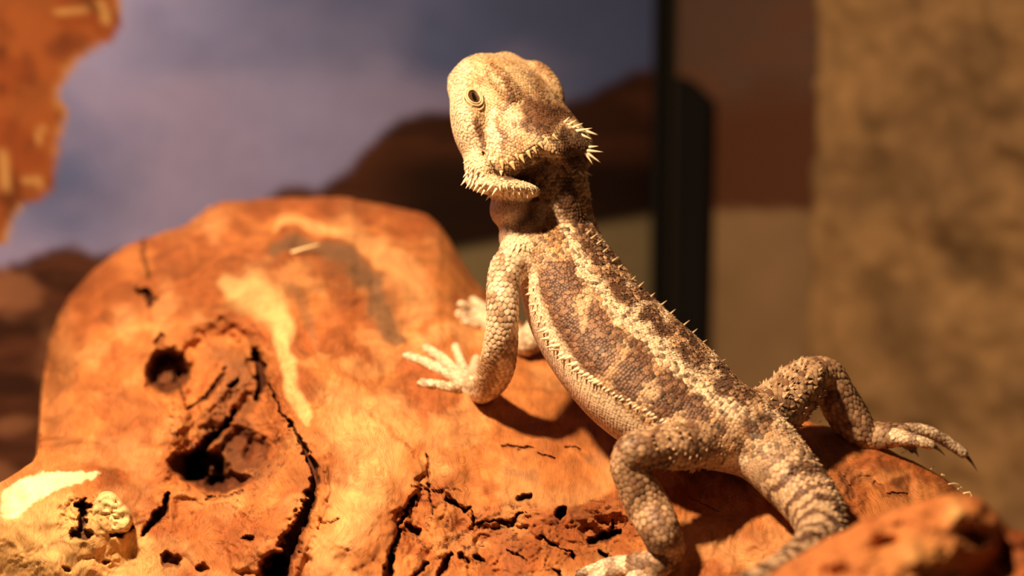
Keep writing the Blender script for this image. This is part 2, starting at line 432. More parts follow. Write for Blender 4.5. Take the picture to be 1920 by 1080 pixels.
CRACKS = [  # polyline, half widths px, depth mm
    ([(505, 720), (525, 770), (548, 800), (570, 838), (592, 880), (588, 920), (568, 970), (546, 1020), (520, 1070)], [2, 2, 4, 6, 8, 10, 15, 18, 20], 7),
    ([(800, 846), (804, 880), (802, 895), (806, 925), (812, 950), (808, 966)], [1.4, 3.6, 3.2, 1.6, 2.2, 1.2], 2.2),
    ([(774, 910), (792, 919), (814, 922), (834, 917), (865, 919)], [1.4, 2.2, 1.2, 1.8, 1.2], 1.3),
    ([(836, 936), (858, 946)], [5, 6], 4), ([(858, 946), (870, 958), (884, 951)], [3, 4, 2], 2.5),
    ([(763, 983), (784, 999)], [5, 6], 4), ([(845, 1040), (826, 1074)], [6, 8], 4), ([(864, 1042), (876, 1052)], [5, 4], 3), ([(893, 1044), (906, 1053)], [5, 3], 3),
    ([(886, 957), (888, 984), (905, 980), (925, 976), (945, 978), (957, 984), (970, 968), (985, 960)], [2, 2.5, 2, 2, 5, 5, 3, 2], 2.2),
    ([(975, 934), (992, 930)], [5, 4], 3), ([(1014, 1004), (1030, 1018), (1052, 1028), (1070, 1034), (1074, 1050)], [2, 3, 3, 3, 2], 2.5),
    ([(1108, 1012), (1135, 1008), (1160, 996)], [9, 11, 5], 5), ([(1124, 1034), (1140, 1044), (1144, 1054)], [3, 6, 5], 4), ([(1148, 990), (1150, 970)], [3, 1.5], 2),
    ([(800, 1060), (770, 1085)], [4, 4], 3), ([(750, 990), (735, 1030), (728, 1085)], [4, 6, 9], 4), ([(780, 930), (760, 960), (748, 985)], [2, 5, 4], 3),
    ([(600, 985), (616, 980), (632, 977)], [1.5, 2, 2.5], 1.4),
    ([(950, 1032), (970, 1040), (988, 1050)], [1.5, 3, 2], 1.6), ([(1040, 1068), (1050, 1076), (1054, 1090)], [2, 4, 4], 2.5),
    ([(318, 925), (308, 950), (292, 975), (268, 1003)], [3, 9, 8, 3], 6), ([(326, 700), (352, 765), (390, 742), (415, 712), (421, 690)], [1, 3, 4, 4, 3], 3),
    ([(433, 726), (446, 712)], [6, 5], 4), ([(440, 770), (420, 800), (400, 822), (372, 845)], [4, 6, 9, 14], 8),
    ([(478, 660), (488, 690), (487, 724), (480, 746)], [8, 11, 11, 6], 8),
    ([(258, 545), (275, 552), (284, 560), (282, 572)], [6, 9, 9, 6], 7), ([(272, 440), (268, 470), (280, 520)], [5, 5, 3], 2.5),
    ([(385, 935), (430, 928), (455, 922)], [2, 3, 3], 2), ([(458, 1010), (470, 1012)], [7, 6], 3.5),
    ([(940, 836), (975, 840), (1000, 838)], [2, 3, 1.5], 1.5), ([(1060, 838), (1090, 842)], [2.5, 1.5], 1.2), ([(1010, 850), (1040, 860)], [1.5, 2], 1.2),
    ([(1290, 930), (1350, 960)], [1, 1], .6), ([(155, 940), (156, 975), (150, 990)], [6, 7, 8], 5), ([(140, 946), (172, 950)], [5, 6], 4), ([(140, 1000), (165, 1004)], [9, 9], 4),
    ([(208, 1003), (230, 1000), (242, 985)], [3, 6, 5], 4), ([(1576, 890), (1600, 930)], [6, 6], .8), ([(1640, 905), (1660, 925), (1700, 930)], [5, 8, 4], .8)]
PITS = [  # centre, radii px, angle, depth mm
    (314, 697, 42, 47, 35, 15), (386, 880, 46, 40, 20, 17), (352, 878, 40, 26, 30, 11), (425, 905, 46, 18, -10, 12), (480, 850, 26, 36, 10, 5), (440, 850, 34, 60, 25, 5),
    (515, 1066, 32, 34, 20, 12), (318, 1050, 20, 16, 20, 6), (1055, 962, 13, 11, -30, 7), (380, 1065, 14, 8, 0, 3), (200, 1052, 10, 5, 0, 2), (124, 1068, 8, 5, 0, 2), (300, 640, 12, 16, 0, 3)]
SOFT = [  # broad swellings (negative = towards the camera) mm
    (425, 780, 105, 165, 12, 11.0, 1.0), (540, 700, 50, 150, -12, -4.5, 1), (330, 800, 60, 30, -30, -3.5, 1), (420, 730, 60, 20, -50, -3, 1), (640, 880, 105, 260, -8, -5.0, 1.2), (470, 570, 120, 110, 40, -4, 1.0), (880, 1010, 130, 80, 0, 2.2, 1.0),
    (1130, 1000, 90, 45, -10, 3.0, 1.0), (1010, 880, 160, 60, 8, -2.0, 1.0), (300, 600, 70, 60, 0, -2.5, 1), (700, 470, 190, 40, 22, -3.0, 1.0), (640, 520, 150, 40, 35, 2.5, 1),
    (1600, 900, 90, 40, 30, 1.5, 1), (240, 1040, 120, 50, 0, 1.5, 1), (190, 975, 75, 62, 0, -1.2, 1.0), (520, 940, 60, 110, 10, -1.5, 1), (1380, 940, 90, 60, 0, 1.2, 1)]
STEPS = [  # outlined plates and hollows: polygon, depth mm, outer and inner blend px
    ([(612, 840), (690, 770), (770, 830), (792, 880), (788, 905), (752, 975), (737, 1030), (722, 1110), (560, 1110), (596, 985), (612, 920)], -2.6, 4, -9),
    ([(345, 640), (420, 600), (492, 636), (520, 740), (522, 860), (478, 926), (400, 935), (312, 902), (352, 800), (338, 700)], 5.0, 14, -26),
    ([(790, 905), (830, 925), (885, 955), (890, 1000), (850, 1030), (800, 1050), (760, 1000)], 1.6, 3, -6),
    ([(885, 985), (960, 985), (1030, 1010), (1080, 1040), (1060, 1110), (880, 1110)], 1.4, 3, -7),
    ([(1070, 985), (1150, 960), (1195, 985), (1170, 1010), (1110, 1022)], 2.4, 6, -12),
    ([(330, 930), (420, 940), (470, 970), (455, 1010), (380, 1020), (320, 990)], 1.8, 4, -12),
    ([(420, 1010), (500, 985), (548, 960), (530, 1060), (440, 1080)], -1.6, 4, -10),
    ([(395, 690), (440, 640), (476, 660), (470, 740), (430, 790), (380, 800), (360, 770)], -3.5, 6, -16)]
def log_depth(px, py, yt=None, detail=True, carve=True):
    px = np.asarray(px, float); py = np.asarray(py, float)
    yt = log_top(px) if yt is None else yt
    t = np.clip((py - yt) / (YB - yt), 0, 1)
    dt = np.interp(px, DT[:, 0], DT[:, 1]); df = np.interp(px, DF[:, 0], DF[:, 1])
    p = 1.4
    d = dt - (dt - df) * (1 - (1 - t) ** p) ** (1 / p)
    d = d * 1000
    # front left lobe
    e = ell(px, py, 120, 1040, 215, 222, 0)
    lob = 531 - 40 * np.sqrt(np.clip(1 - e ** 2, 0, 1)) + 60 * np.clip(e - 1, 0, 9)
    d = np.where(e < 1.6, smin(d, lob, 5), d)
    edge = sstep(0, .06, t)
    if detail:
        wq = p3(px, py); wx = px + 9 * fbm(wq / 22, 3, 191); wy = py + 9 * fbm(wq / 22, 3, 192)
        for (poly, dep, a, b_) in STEPS:
            m = near(px, py, poly, 60)
            if m.any(): d[m] += dep * sstep(a, b_, poly_sd(wx[m], wy[m], poly))
    for (cx, cy, rx, ry, an, dep, pw) in SOFT:
        e = ell(px, py, cx, cy, rx, ry, an); d = d + dep * np.exp(-(e * 1.15) ** 2) * edge
    if not detail: return d / 1000
    q = p3(px, py)
    q2 = q + 14 * np.stack([fbm(q / 60, 2, 91), fbm(q / 60, 2, 92), 0 * px], -1)
    d = d + edge * (1.7 * fbm(q / 120, 3, 12) + .8 * fbm(q2 / 34, 3, 14))
    rough = log_rough(px, py)
    d = d + edge * rough * (1.1 * np.abs(fbm(q2 / 24, 4, 15)) + .35 * fbm(q2 / 7, 3, 16))
    d = d + .10 * fbm(q2 / np.array([5, 18, 1]), 3, 18)
    if carve:
        wob = 1 + .5 * fbm(q / 12, 3, 24)
        jx = px + 3 * fbm(q / 9, 2, 25); jy = py + 3 * fbm(q / 9, 2, 26)
        for (pts, ws, dep) in CRACKS:
            m = near(jx, jy, pts, 50)
            if not m.any(): continue
            r, w = seg_dist(jx[m], jy[m], pts, ws)
            d[m] += dep * sstep(1.25, .35, r / (w * wob[m] + .01)) * edge[m]
        kx = px + 4 * fbm(q / 14, 2, 27); ky = py + 4 * fbm(q / 14, 2, 28); kn = 1 + .15 * fbm(q / 20, 2, 29)
        for (cx, cy, rx, ry, an, dep) in PITS:
            e = ell(kx, ky, cx, cy, rx, ry, an)
            d = d + dep * sstep(1.12, .55, e) * kn * edge
        # overhanging lip on the right of the long crack
        r, w = seg_dist(px, py, [(604, 860), (606, 920), (588, 980), (566, 1030), (548, 1080)], [10, 14, 14, 14, 14])
        d = d - 2.2 * sstep(1.2, .2, r / w)
    return d / 1000
def log_rough(px, py):
    q = p3(px, py)
    r = 0 * px; nz = .25 * fbm(q / 40, 3, 33)
    for (cx, cy, rx, ry, w) in ((430, 830, 130, 150, 1.0), (950, 1020, 260, 75, .95), (1140, 1000, 110, 70, 1.0), (790, 990, 70, 110, .9), (480, 1000, 110, 70, .6), (330, 960, 70, 60, .7), (160, 975, 45, 50, .8), (1600, 910, 60, 60, .5), (300, 1060, 140, 40, .5)):
        r = np.maximum(r, w * sstep(1.25, .6, np.hypot((px - cx) / rx, (py - cy) / ry) + nz))
    return r
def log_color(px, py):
    q = p3(px, py)
    qw = q + 22 * np.stack([fbm(q / 70, 3, 81), fbm(q / 70, 3, 82), 0 * px], -1)
    orange = np.array([.50, .178, .050]); deep = np.array([.30, .082, .022]); pale = np.array([.66, .310, .118]); cream = np.array([.80, .54, .25])
    grey = np.array([.21, .108, .052]); red = np.array([.37, .100, .027])
    c = mix(orange + 0 * q, deep, .80 * sstep(-.35, .60, fbm(qw / np.array([110, 70, 1]), 4, 51)))
    c = mix(c, pale, .55 * sstep(.0, .8, fbm(qw / np.array([80, 60, 1]), 4, 53)))
    def band(pts, ws, colr, amt, soft=.55):
        nonlocal c
        r, w = seg_dist(qw[..., 0], qw[..., 1], pts, ws)
        c = mix(c, colr, amt * sstep(1.1, soft, r / w))
    # pale stripped streaks
    band([(440, 520), (490, 560), (530, 615), (545, 700), (570, 780)], [32, 46, 42, 26, 14], cream * np.array([.97, .9, .8]), .85, .4)
    band([(640, 760), (680, 800), (700, 860), (670, 950), (640, 1010), (610, 1080)], [64, 76, 72, 64, 58, 54], pale * 1.08, .95, .35)
    band([(520, 424), (620, 434), (700, 462), (760, 520), (800, 585)], [11, 18, 32, 42, 28], pale * 1.1, .9, .4)
    band([(800, 640), (860, 630), (905, 620)], [26, 24, 20], pale, .8, .3)
    band([(960, 940), (1040, 945), (1080, 930), (1140, 890)], [25, 34, 38, 30], pale, .6, .3)
    band([(1330, 1010), (1420, 1040), (1440, 1080)], [50, 44, 40], pale, .65, .3)
    band([(1400, 930), (1450, 990)], [20, 16], pale, .4, .3)
    # grey-brown weathered patches
    band([(500, 470), (580, 480), (650, 490), (690, 520), (715, 560), (740, 600), (765, 640)], [22, 30, 34, 28, 28, 26, 18], grey, .9, .3)
    band([(540, 545), (590, 590), (610, 630)], [10, 14, 8], grey, .5, .3)
    band([(900, 400), (780, 396), (640, 388), (480, 395)], [22, 18, 16, 14], deep, .55, .3)
    band([(915, 1000), (950, 1030), (975, 1080)], [22, 24, 26], grey * 1.15, .75, .3)
    band([(955, 893), (985, 900)], [14, 12], grey * 1.3, .5, .3)
    band([(1110, 870), (1160, 850)], [16, 20], grey * 1.4, .45, .3)
    band([(110, 600), (100, 720), (110, 800)], [40, 46, 40], mix(orange, grey, .45), .6, .3)
    band([(420, 700), (450, 800), (480, 860)], [50, 70, 60], mix(deep, grey, .5), .85, .3)
    # red-brown rough wood
    c = mix(c, red, .7 * log_rough(px, py) * sstep(-.4, .4, fbm(qw / 40, 3, 57)))
    band([(1085, 985), (1140, 960), (1190, 985)], [34, 44, 34], deep, .7, .3)
    band([(1560, 830), (1600, 900), (1620, 950)], [20, 30, 26], deep * .9, .55, .3)
    band([(1640, 850), (1680, 880)], [10, 14], deep * .6, .7, .3); band([(1690, 910), (1705, 925)], [14, 14], deep * .45, .8, .3)
    band([(860, 560), (905, 600), (920, 620)], [10, 12, 10], red, .6, .3)
    band([(1650, 990), (1800, 940)], [60, 30], orange * 1.05, .6, .3)
    # bright cream bare patch on the front lobe and the pale lobe around it
    e = ell(px, py, 90, 1030, 250, 120, 8); c = mix(c, np.array([.76, .44, .17]), .85 * sstep(1.1, .5, e + .15 * fbm(q / 40, 3, 59)))
    patch = [(0, 968), (4, 925), (30, 905), (70, 888), (120, 884), (186, 886), (178, 896), (130, 910), (100, 920), (72, 935), (45, 958), (28, 972)]
    sd = poly_sd(px + 3 * fbm(q / 9, 2, 61), py + 3 * fbm(q / 9, 2, 62), patch); c = mix(c, np.array([.98, .93, .52]), sstep(4, -3, sd))
    # cracks and pits get darker the deeper they are carved
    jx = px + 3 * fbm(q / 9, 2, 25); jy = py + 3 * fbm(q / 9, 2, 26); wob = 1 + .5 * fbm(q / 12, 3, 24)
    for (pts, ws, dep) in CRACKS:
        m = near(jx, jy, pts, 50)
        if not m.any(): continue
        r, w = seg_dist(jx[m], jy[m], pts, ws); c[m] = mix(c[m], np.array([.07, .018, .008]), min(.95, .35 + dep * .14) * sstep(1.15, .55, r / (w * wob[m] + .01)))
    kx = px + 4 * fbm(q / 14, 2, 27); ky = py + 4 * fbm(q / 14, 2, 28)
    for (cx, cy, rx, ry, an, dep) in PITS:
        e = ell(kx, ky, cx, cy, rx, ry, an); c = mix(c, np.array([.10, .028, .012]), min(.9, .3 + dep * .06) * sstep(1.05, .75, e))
    return np.clip(c, 0, 1)
def log_grain(px, py):
    q = p3(px, py)
    wr = sstep(850, 1350, px); wt = sstep(620, 420, py) * (1 - wr)
    ph_v = px + .12 * py; ph_r = .55 * px - .84 * py; ph_t = .35 * px - .9 * py
    ac = ph_v * (1 - wr) * (1 - wt) + ph_r * wr + ph_t * wt
    ac = ac + 30 * fbm(q / 90, 3, 85) + 8 * fbm(q / 28, 2, 86)
    al = py * (1 - wr) + px * wr
    return np.stack([ac * .45, al * .05, 0 * px], -1)

def build_log():
    xs = np.concatenate([np.linspace(-160, 60, 60), np.linspace(62, 132, 70)[:-1], np.linspace(132, 1990, 800)])
    nx = len(xs)
    sfr = np.concatenate([np.linspace(0, .25, 70)[:-1], np.linspace(.25, 1, 320)]) ** 1.55
    yt = log_top(xs)
    rows = []; cols = []; gr = []; rg = []
    for s in np.array_split(sfr, 12):                            # visible front, from the crest down
        X = np.tile(xs, len(s)); Y0 = np.tile(yt, len(s)); py = Y0 + np.repeat(s, nx) * (YB - Y0)
        d = log_depth(X, py, Y0)
        rows.append(cam_pt(X, py, d)); cols.append(log_color(X, py)); gr.append(log_grain(X, py)); rg.append(log_rough(X, py))
    # underside and back, closing the piece
    d0 = log_depth(xs, np.full(nx, YB), yt); dt = np.interp(xs, DT[:, 0], DT[:, 1])
    under = []
    for k in range(1, 9):
        a = k / 9 * math.pi / 2
        under.append((YB + 190 * math.sin(a), d0 + .05 * (1 - math.cos(a))))
    dback = dt + .045
    for k in range(0, 7):
        t = k / 6
        under.append((np.full(nx, YB + 190.), (d0 + .05) * (1 - t) + dback * t))
    for k in range(1, 16):
        a = k / 16 * math.pi / 2
        under.append(((YB + 190) + (yt - YB - 190) * math.sin(a), dt + .045 * math.cos(a)))
    for (py, d) in under:
        py = py + 0 * xs
        nz = 1.5 * fbm(p3(xs, py, 1 / 90.), 3, 44) / 1000
        rows.append(cam_pt(xs, py, d + nz)); cols.append(np.tile(np.array([.5, .19, .06]), (nx, 1))); gr.append(log_grain(xs, py)); rg.append(0 * xs)
    V = np.concatenate(rows); nr = len(V) // nx
    C = np.concatenate(cols); G = np.concatenate(gr); Rg = np.concatenate(rg)
    f = grid_faces(nr, nx)
    a = (nr - 1) * nx + np.arange(nx - 1); b = np.arange(nx - 1)
    f = np.concatenate([f, np.stack([a, a + 1, b + 1, b], -1)])
    # end caps as fans (quads with a centre vertex)
    n0 = len(V); caps = []
    for e, cidx in ((0, 0), (nx - 1, 1)):
        ring = np.arange(nr) * nx + e
        V = np.concatenate([V, V[ring].mean(0)[None]]); C = np.concatenate([C, [[.4, .15, .05]]]); G = np.concatenate([G, [[0, 0, 0]]]); Rg = np.append(Rg, 0)
        nxt = np.roll(ring, -1)
        tri = np.stack([ring, nxt, np.full(nr, n0 + cidx)], -1)
        if e: tri = tri[:, ::-1]
        caps.append(tri)
    tris = np.concatenate([f[:, [0, 1, 2]], f[:, [0, 2, 3]]] + caps)
    base = to_world(V); base[:, 2] = np.maximum(base[:, 2], H0); root = empty('driftwood_log', np.array([base[:, 0].mean(), base[:, 1].mean(), base[:, 2].min()]))
    tag(root, 'large orange burled driftwood log with holes and cracks under the lizard', 'driftwood')
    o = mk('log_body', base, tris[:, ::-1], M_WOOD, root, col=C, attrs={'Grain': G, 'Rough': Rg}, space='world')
    return root, o, base[:, 2].min()
log_root, log_obj, log_zmin = build_log()
print('log', time.time() - T0, 'zmin', log_zmin)

# pale knot that stands out of the front lobe, a broken stub
def knot():
    cx, cy = 207, 963; nrng, nseg = 12, 44
    V = []; C = []
    d0 = float(log_depth(np.array([cx + 0.]), np.array([cy + 0.]), carve=False)[0]) * 1000
    for i in range(nrng):
        r = i / (nrng - 1)
        for j in range(nseg):
            a = j / nseg * 2 * math.pi
            rr = (33 + 5 * math.sin(2 * a + .6) + 3 * math.sin(3 * a)) * (1.12 if i == nrng - 1 else min(1, r * 1.12))
            x = cx + rr * math.cos(a) * .98; y = cy + rr * math.sin(a) * 1.12
            h = 1.5 if i < nrng - 2 else (.8 if i == nrng - 2 else -2.5)
            n = float(fbm(np.array([x / 9, y / 6, 1.]), 3, 5))
            V.append(cam_pt(x, y, (d0 - h + (.55 * n if i < nrng - 2 else 0)) / 1000))
            dk = sstep(.1, .7, float(fbm(np.array([x / 7, y / 5, 3.]), 3, 9)) + (y - cy) / 80)
            C.append(np.array([.80, .60, .28]) * (1 - dk) + np.array([.42, .17, .06]) * dk)
    V = np.array(V).reshape(-1, 3); C = np.array(C)
    f = [(i * nseg + j, i * nseg + (j + 1) % nseg, (i + 1) * nseg + (j + 1) % nseg, (i + 1) * nseg + j) for i in range(nrng - 1) for j in range(nseg)]
    o = mk('knot', V, [q[::-1] for q in f], M_WOOD, log_root, col=C, attrs={'Grain': np.zeros((len(V), 3)), 'Rough': np.full(len(V), .45)})
    o['label'] = 'pale cream broken branch knot'
knot()
def tube_mesh(P, R, seg=6):
    P = np.asarray(P, float); n = len(P); V = []
    for i in range(n):
        t = P[min(i + 1, n - 1)] - P[max(i - 1, 0)]; t /= np.linalg.norm(t) + 1e-9
        a = np.cross(t, [0.31, .92, .17]); a /= np.linalg.norm(a); b = np.cross(t, a)
        for j in range(seg):
            th = 2 * math.pi * j / seg; V.append(P[i] + R[i] * (a * math.cos(th) + b * math.sin(th)))
    f = [(i * seg + j, i * seg + (j + 1) % seg, (i + 1) * seg + (j + 1) % seg, (i + 1) * seg + j) for i in range(n - 1) for j in range(seg)]
    f += [tuple(range(seg - 1, -1, -1)), tuple(range((n - 1) * seg, n * seg))]
    return np.array(V), f
# loose wood fibres along the right-hand crest
for (pts, r) in (([(1778, 908), (1790, 906), (1800, 909)], .16), ([(1795, 918), (1802, 913), (1806, 918)], .14), ([(1806, 926), (1818, 923), (1822, 930), (1818, 937)], .3), ([(1745, 880), (1752, 874)], .14),
                 ([(1690, 850), (1700, 846)], .13), ([(546, 474), (570, 466), (598, 458)], .5), ([(1536, 792), (1542, 788)], .12), ([(1765, 890), (1772, 892)], .3)):
    pts = np.array(pts, float); k = np.linspace(0, len(pts) - 1, 7)
    x = np.interp(k, range(len(pts)), pts[:, 0]); y = np.interp(k, range(len(pts)), pts[:, 1])
    y0 = np.maximum(y, log_top(x) + 3)
    d = log_depth(x, y0, carve=False) - .0006
    V, f = tube_mesh(cam_pt(x, y, np.full(7, d.min())), np.linspace(r, r * .35, 7))
    mk('wood_fibre', V, f, M_FIBRE, log_root)

# ------------------------------------------------------------------ blurred branch in the near foreground
YT2 = np.array([(1300, 1180), (1380, 1112), (1440, 1078), (1500, 1040), (1560, 1006), (1620, 974), (1680, 952), (1740, 934), (1780, 926), (1815, 928), (1845, 940), (1868, 962), (1890, 990), (1915, 1000), (1960, 1000), (2020, 1020), (2100, 1080), (2140, 1180)], float)
def build_branch():
    xs = np.linspace(1300, 2140, 260); nx = len(xs)
    yt = np.interp(xs, YT2[:, 0], YT2[:, 1]) + 3 * fbm(p3(xs, 0 * xs, 1 / 30.), 3, 6)
    yb = 1330.0; rows = []; cols = []; gr = []; rg = []
    for s in np.linspace(0, 1, 150) ** 1.5:
        py = yt + s * (yb - yt); q = p3(xs, py)
        d = 412 - 42 * (1 - (1 - s) ** 1.6) ** (1 / 1.6) + 0 * xs
        e = sstep(0, .08, s)
        for (cx, cy, rx, ry, dep) in ((1672, 1016, 30, 11, 6), (1650, 1028, 20, 12, 5), (1806, 1000, 22, 9, 5), (1830, 1010, 20, 14, 5), (1755, 985, 30, 12, -4), (1700, 985, 24, 14, 3), (1850, 1075, 70, 40, 14), (1795, 962, 24, 22, -6), (1712, 1040, 30, 30, -6), (1640, 972, 60, 18, -5), (1855, 955, 14, 20, 5), (1560, 1075, 40, 16, 4), (1880, 1020, 20, 40, 6), (1740, 1060, 70, 40, -3), (1905, 1005, 20, 20, -4)):
            d = d + dep * np.exp(-ell(xs, py, cx, cy, rx, ry) ** 2) * e
        d = d + e * (2.6 * fbm(q / 44, 4, 13) + 1.2 * np.abs(fbm(q / 18, 3, 23)))
        rows.append(cam_pt(xs, py, d / 1000))
        c = mix(np.array([.50, .175, .055]) + 0 * q, np.array([.27, .07, .02]), sstep(-.3, .6, fbm(q / 60, 3, 19)))
        c = mix(c, np.array([.78, .46, .18]), .9 * np.exp(-ell(xs, py, 1790, 962, 16, 20) ** 2) + .7 * np.exp(-ell(xs, py, 1705, 1042, 18, 26) ** 2))
        c = mix(c, np.array([.70, .33, .11]), .7 * np.exp(-ell(xs, py, 1740, 1050, 90, 50) ** 2))
        cols.append(np.clip(c, 0, 1)); gr.append(np.stack([py * .2, xs * .02, 0 * xs], -1)); rg.append(.4 + 0 * xs)
    thick = np.interp(xs, [1300, 1500, 1620, 2140], [.010, .014, .045, .05])
    under = [(yb + (2290 - yb) * k / 5, .37 + .003 * math.sin(k)) for k in range(1, 6)] + [(2290., .37 + .03 * k / 3) for k in (1, 2, 3)]
    for k in range(1, 10):
        t = k / 10
        under.append((2290 + (yt - 2290) * t ** .8, (.40 + .012 * t) * (1 - t) + t * .412 + thick * math.sqrt(1 - t * t) * (1 - .4 * t)))
    for (py, d) in under:
        rows.append(cam_pt(xs, py + 0 * xs, d + 0 * xs)); cols.append(np.tile([.40, .13, .04], (nx, 1))); gr.append(np.zeros((nx, 3))); rg.append(0 * xs)
    nr = len(rows); V = np.concatenate(rows); C = np.concatenate(cols)
    f = grid_faces(nr, nx); a = (nr - 1) * nx + np.arange(nx - 1); b = np.arange(nx - 1)
    f = np.concatenate([f, np.stack([a, a + 1, b + 1, b], -1)]); n0 = len(V); caps = []
    for e, ci in ((0, 0), (nx - 1, 1)):
        ring = np.arange(nr) * nx + e; V = np.concatenate([V, V[ring].mean(0)[None]]); C = np.concatenate([C, [[.4, .15, .05]]])
        tri = np.stack([ring, np.roll(ring, -1), np.full(nr, n0 + ci)], -1); caps.append(tri[:, ::-1] if e else tri)
    tris = np.concatenate([f[:, [0, 1, 2]], f[:, [0, 2, 3]]] + caps)[:, ::-1]
    G = np.concatenate(gr + [np.zeros((2, 3))]); Rg = np.concatenate(rg + [np.zeros(2)])
    V = to_world(V); V[:, 2] = np.maximum(V[:, 2], H0); print('branch zmin', V[:, 2].min())
    o = mk('driftwood_branch', V, tris, M_WOOD, None, col=C, attrs={'Grain': G, 'Rough': Rg}, space='world')
    tag(o, 'blurred knobbly driftwood branch end in front of the lizard tail', 'driftwood')
    return o
branch = build_branch()
print('branch', time.time() - T0)

# ------------------------------------------------------------------ bearded dragon
import openvdb as vdb
PXM = 1000.0 / FPX                              # mm per pixel per metre of distance
def nrm(v): v = np.asarray(v, float); return v / (np.linalg.norm(v, axis=-1, keepdims=True) + 1e-12)
class Tube:
    """a generalised cylinder: nodes (px, py, depth, lateral half, dorsal half, ventral half) in pixels"""
    def __init__(self, name, nodes, k=2.0, phi=28, dorsal=None, step=.9, kind='limb'):
        self.name = name; self.k = k; self.kind = kind
        nd = np.array([(n + (n[3], n[3])) if len(n) == 4 else n for n in nodes], float)
        P = cam_pt(nd[:, 0], nd[:, 1], nd[:, 2]); sc = nd[:, 2:3] * PXM
        A = nd[:, 3:6] * sc
        if dorsal is None:
            tx = np.gradient(nd[:, 0]); ty = -np.gradient(nd[:, 1])
            p = nrm(np.stack([-ty, tx, 0 * tx], -1))
            ph = np.radians(phi); p = np.where((p[:, :1] + p[:, 1:2]) < 0, -p, p)
            D = p * math.cos(ph) + np.array([0, 0, 1.]) * math.sin(ph)
        else: D = np.tile(np.asarray(dorsal, float), (len(P), 1)) if np.ndim(dorsal) == 1 else np.asarray(dorsal, float)
        L = np.concatenate([[0], np.cumsum(np.linalg.norm(np.diff(P, axis=0), axis=1))])
        m = max(4, int(L[-1] / step) + 1); t = np.linspace(0, L[-1], m)
        def her(Y):
            T = np.gradient(Y, L, axis=0)
            i = np.clip(np.searchsorted(L, t, side='right') - 1, 0, len(L) - 2); h = (L[i + 1] - L[i])[:, None]; u = ((t - L[i])[:, None]) / h
            return (2 * u ** 3 - 3 * u ** 2 + 1) * Y[i] + (u ** 3 - 2 * u ** 2 + u) * h * T[i] + (-2 * u ** 3 + 3 * u ** 2) * Y[i + 1] + (u ** 3 - u ** 2) * h * T[i + 1]
        self.S = her(P); self.A = np.maximum(her(A), .25); self.len = L[-1]; self.s = t / L[-1]
        self.T = nrm(np.gradient(self.S, axis=0)); D = her(D)
        D = nrm(D - (D * self.T).sum(1, keepdims=True) * self.T); self.D = D; self.Lf = np.cross(D, self.T)   # left when T points headwards
        self.h = L[-1] / (m - 1)
        r = self.A.max() + 4
        self.lo = self.S.min(0) - r; self.hi = self.S.max(0) + r
    def params(self, p):
        out = np.empty(len(p), int)
        S2 = (self.S ** 2).sum(1)
        for a in range(0, len(p), 60000):
            q = p[a:a + 60000]; out[a:a + 60000] = (S2[None] - 2 * (q @ self.S.T)).argmin(1)
        i = out; q = p - self.S[i]; w = (q * self.T[i]).sum(1)
        t = np.clip(w / self.h, -.5, .5); j = np.clip(i + np.sign(t).astype(int), 0, len(self.S) - 1); at = np.abs(t)[:, None]
        A = self.A[i] * (1 - at) + self.A[j] * at
        C = self.S[i] * (1 - at) + self.S[j] * at; D = nrm(self.D[i] * (1 - at) + self.D[j] * at); Lf = nrm(self.Lf[i] * (1 - at) + self.Lf[j] * at)
        q = p - C
        u = (q * Lf).sum(1); v = (q * D).sum(1)
        e = np.where(((i == 0) & (w < 0)) | ((i == len(self.S) - 1) & (w > 0)), w, 0)
        return i, u, v, e, A
    def f(self, p):
        i, u, v, e, A = self.params(p)
        a = A[:, 0]; b = np.where(v > 0, A[:, 1], A[:, 2]); c = np.minimum(a, b)
        k0 = np.sqrt((u / a) ** 2 + (v / b) ** 2 + (e / c) ** 2) + 1e-6
        k1 = np.sqrt((u / a ** 2) ** 2 + (v / b ** 2) ** 2 + (e / c ** 2) ** 2) + 1e-6
        return k0 * (k0 - 1) / k1
class Ellip:
    kind = 'blob'
    def __init__(self, name, c, r, axes=None, k=2.0, sub=False):
        self.name = name; self.c = np.asarray(c, float); self.r = np.asarray(r, float); self.k = k; self.sub = sub
        self.R = np.eye(3) if axes is None else np.asarray(axes, float)
        m = self.r.max() + 4; self.lo = self.c - m; self.hi = self.c + m
    def f(self, p):
        q = (p - self.c) @ self.R.T
        k0 = np.sqrt(((q / self.r) ** 2).sum(1)) + 1e-6; k1 = np.sqrt(((q / self.r ** 2) ** 2).sum(1)) + 1e-6
        return k0 * (k0 - 1) / k1

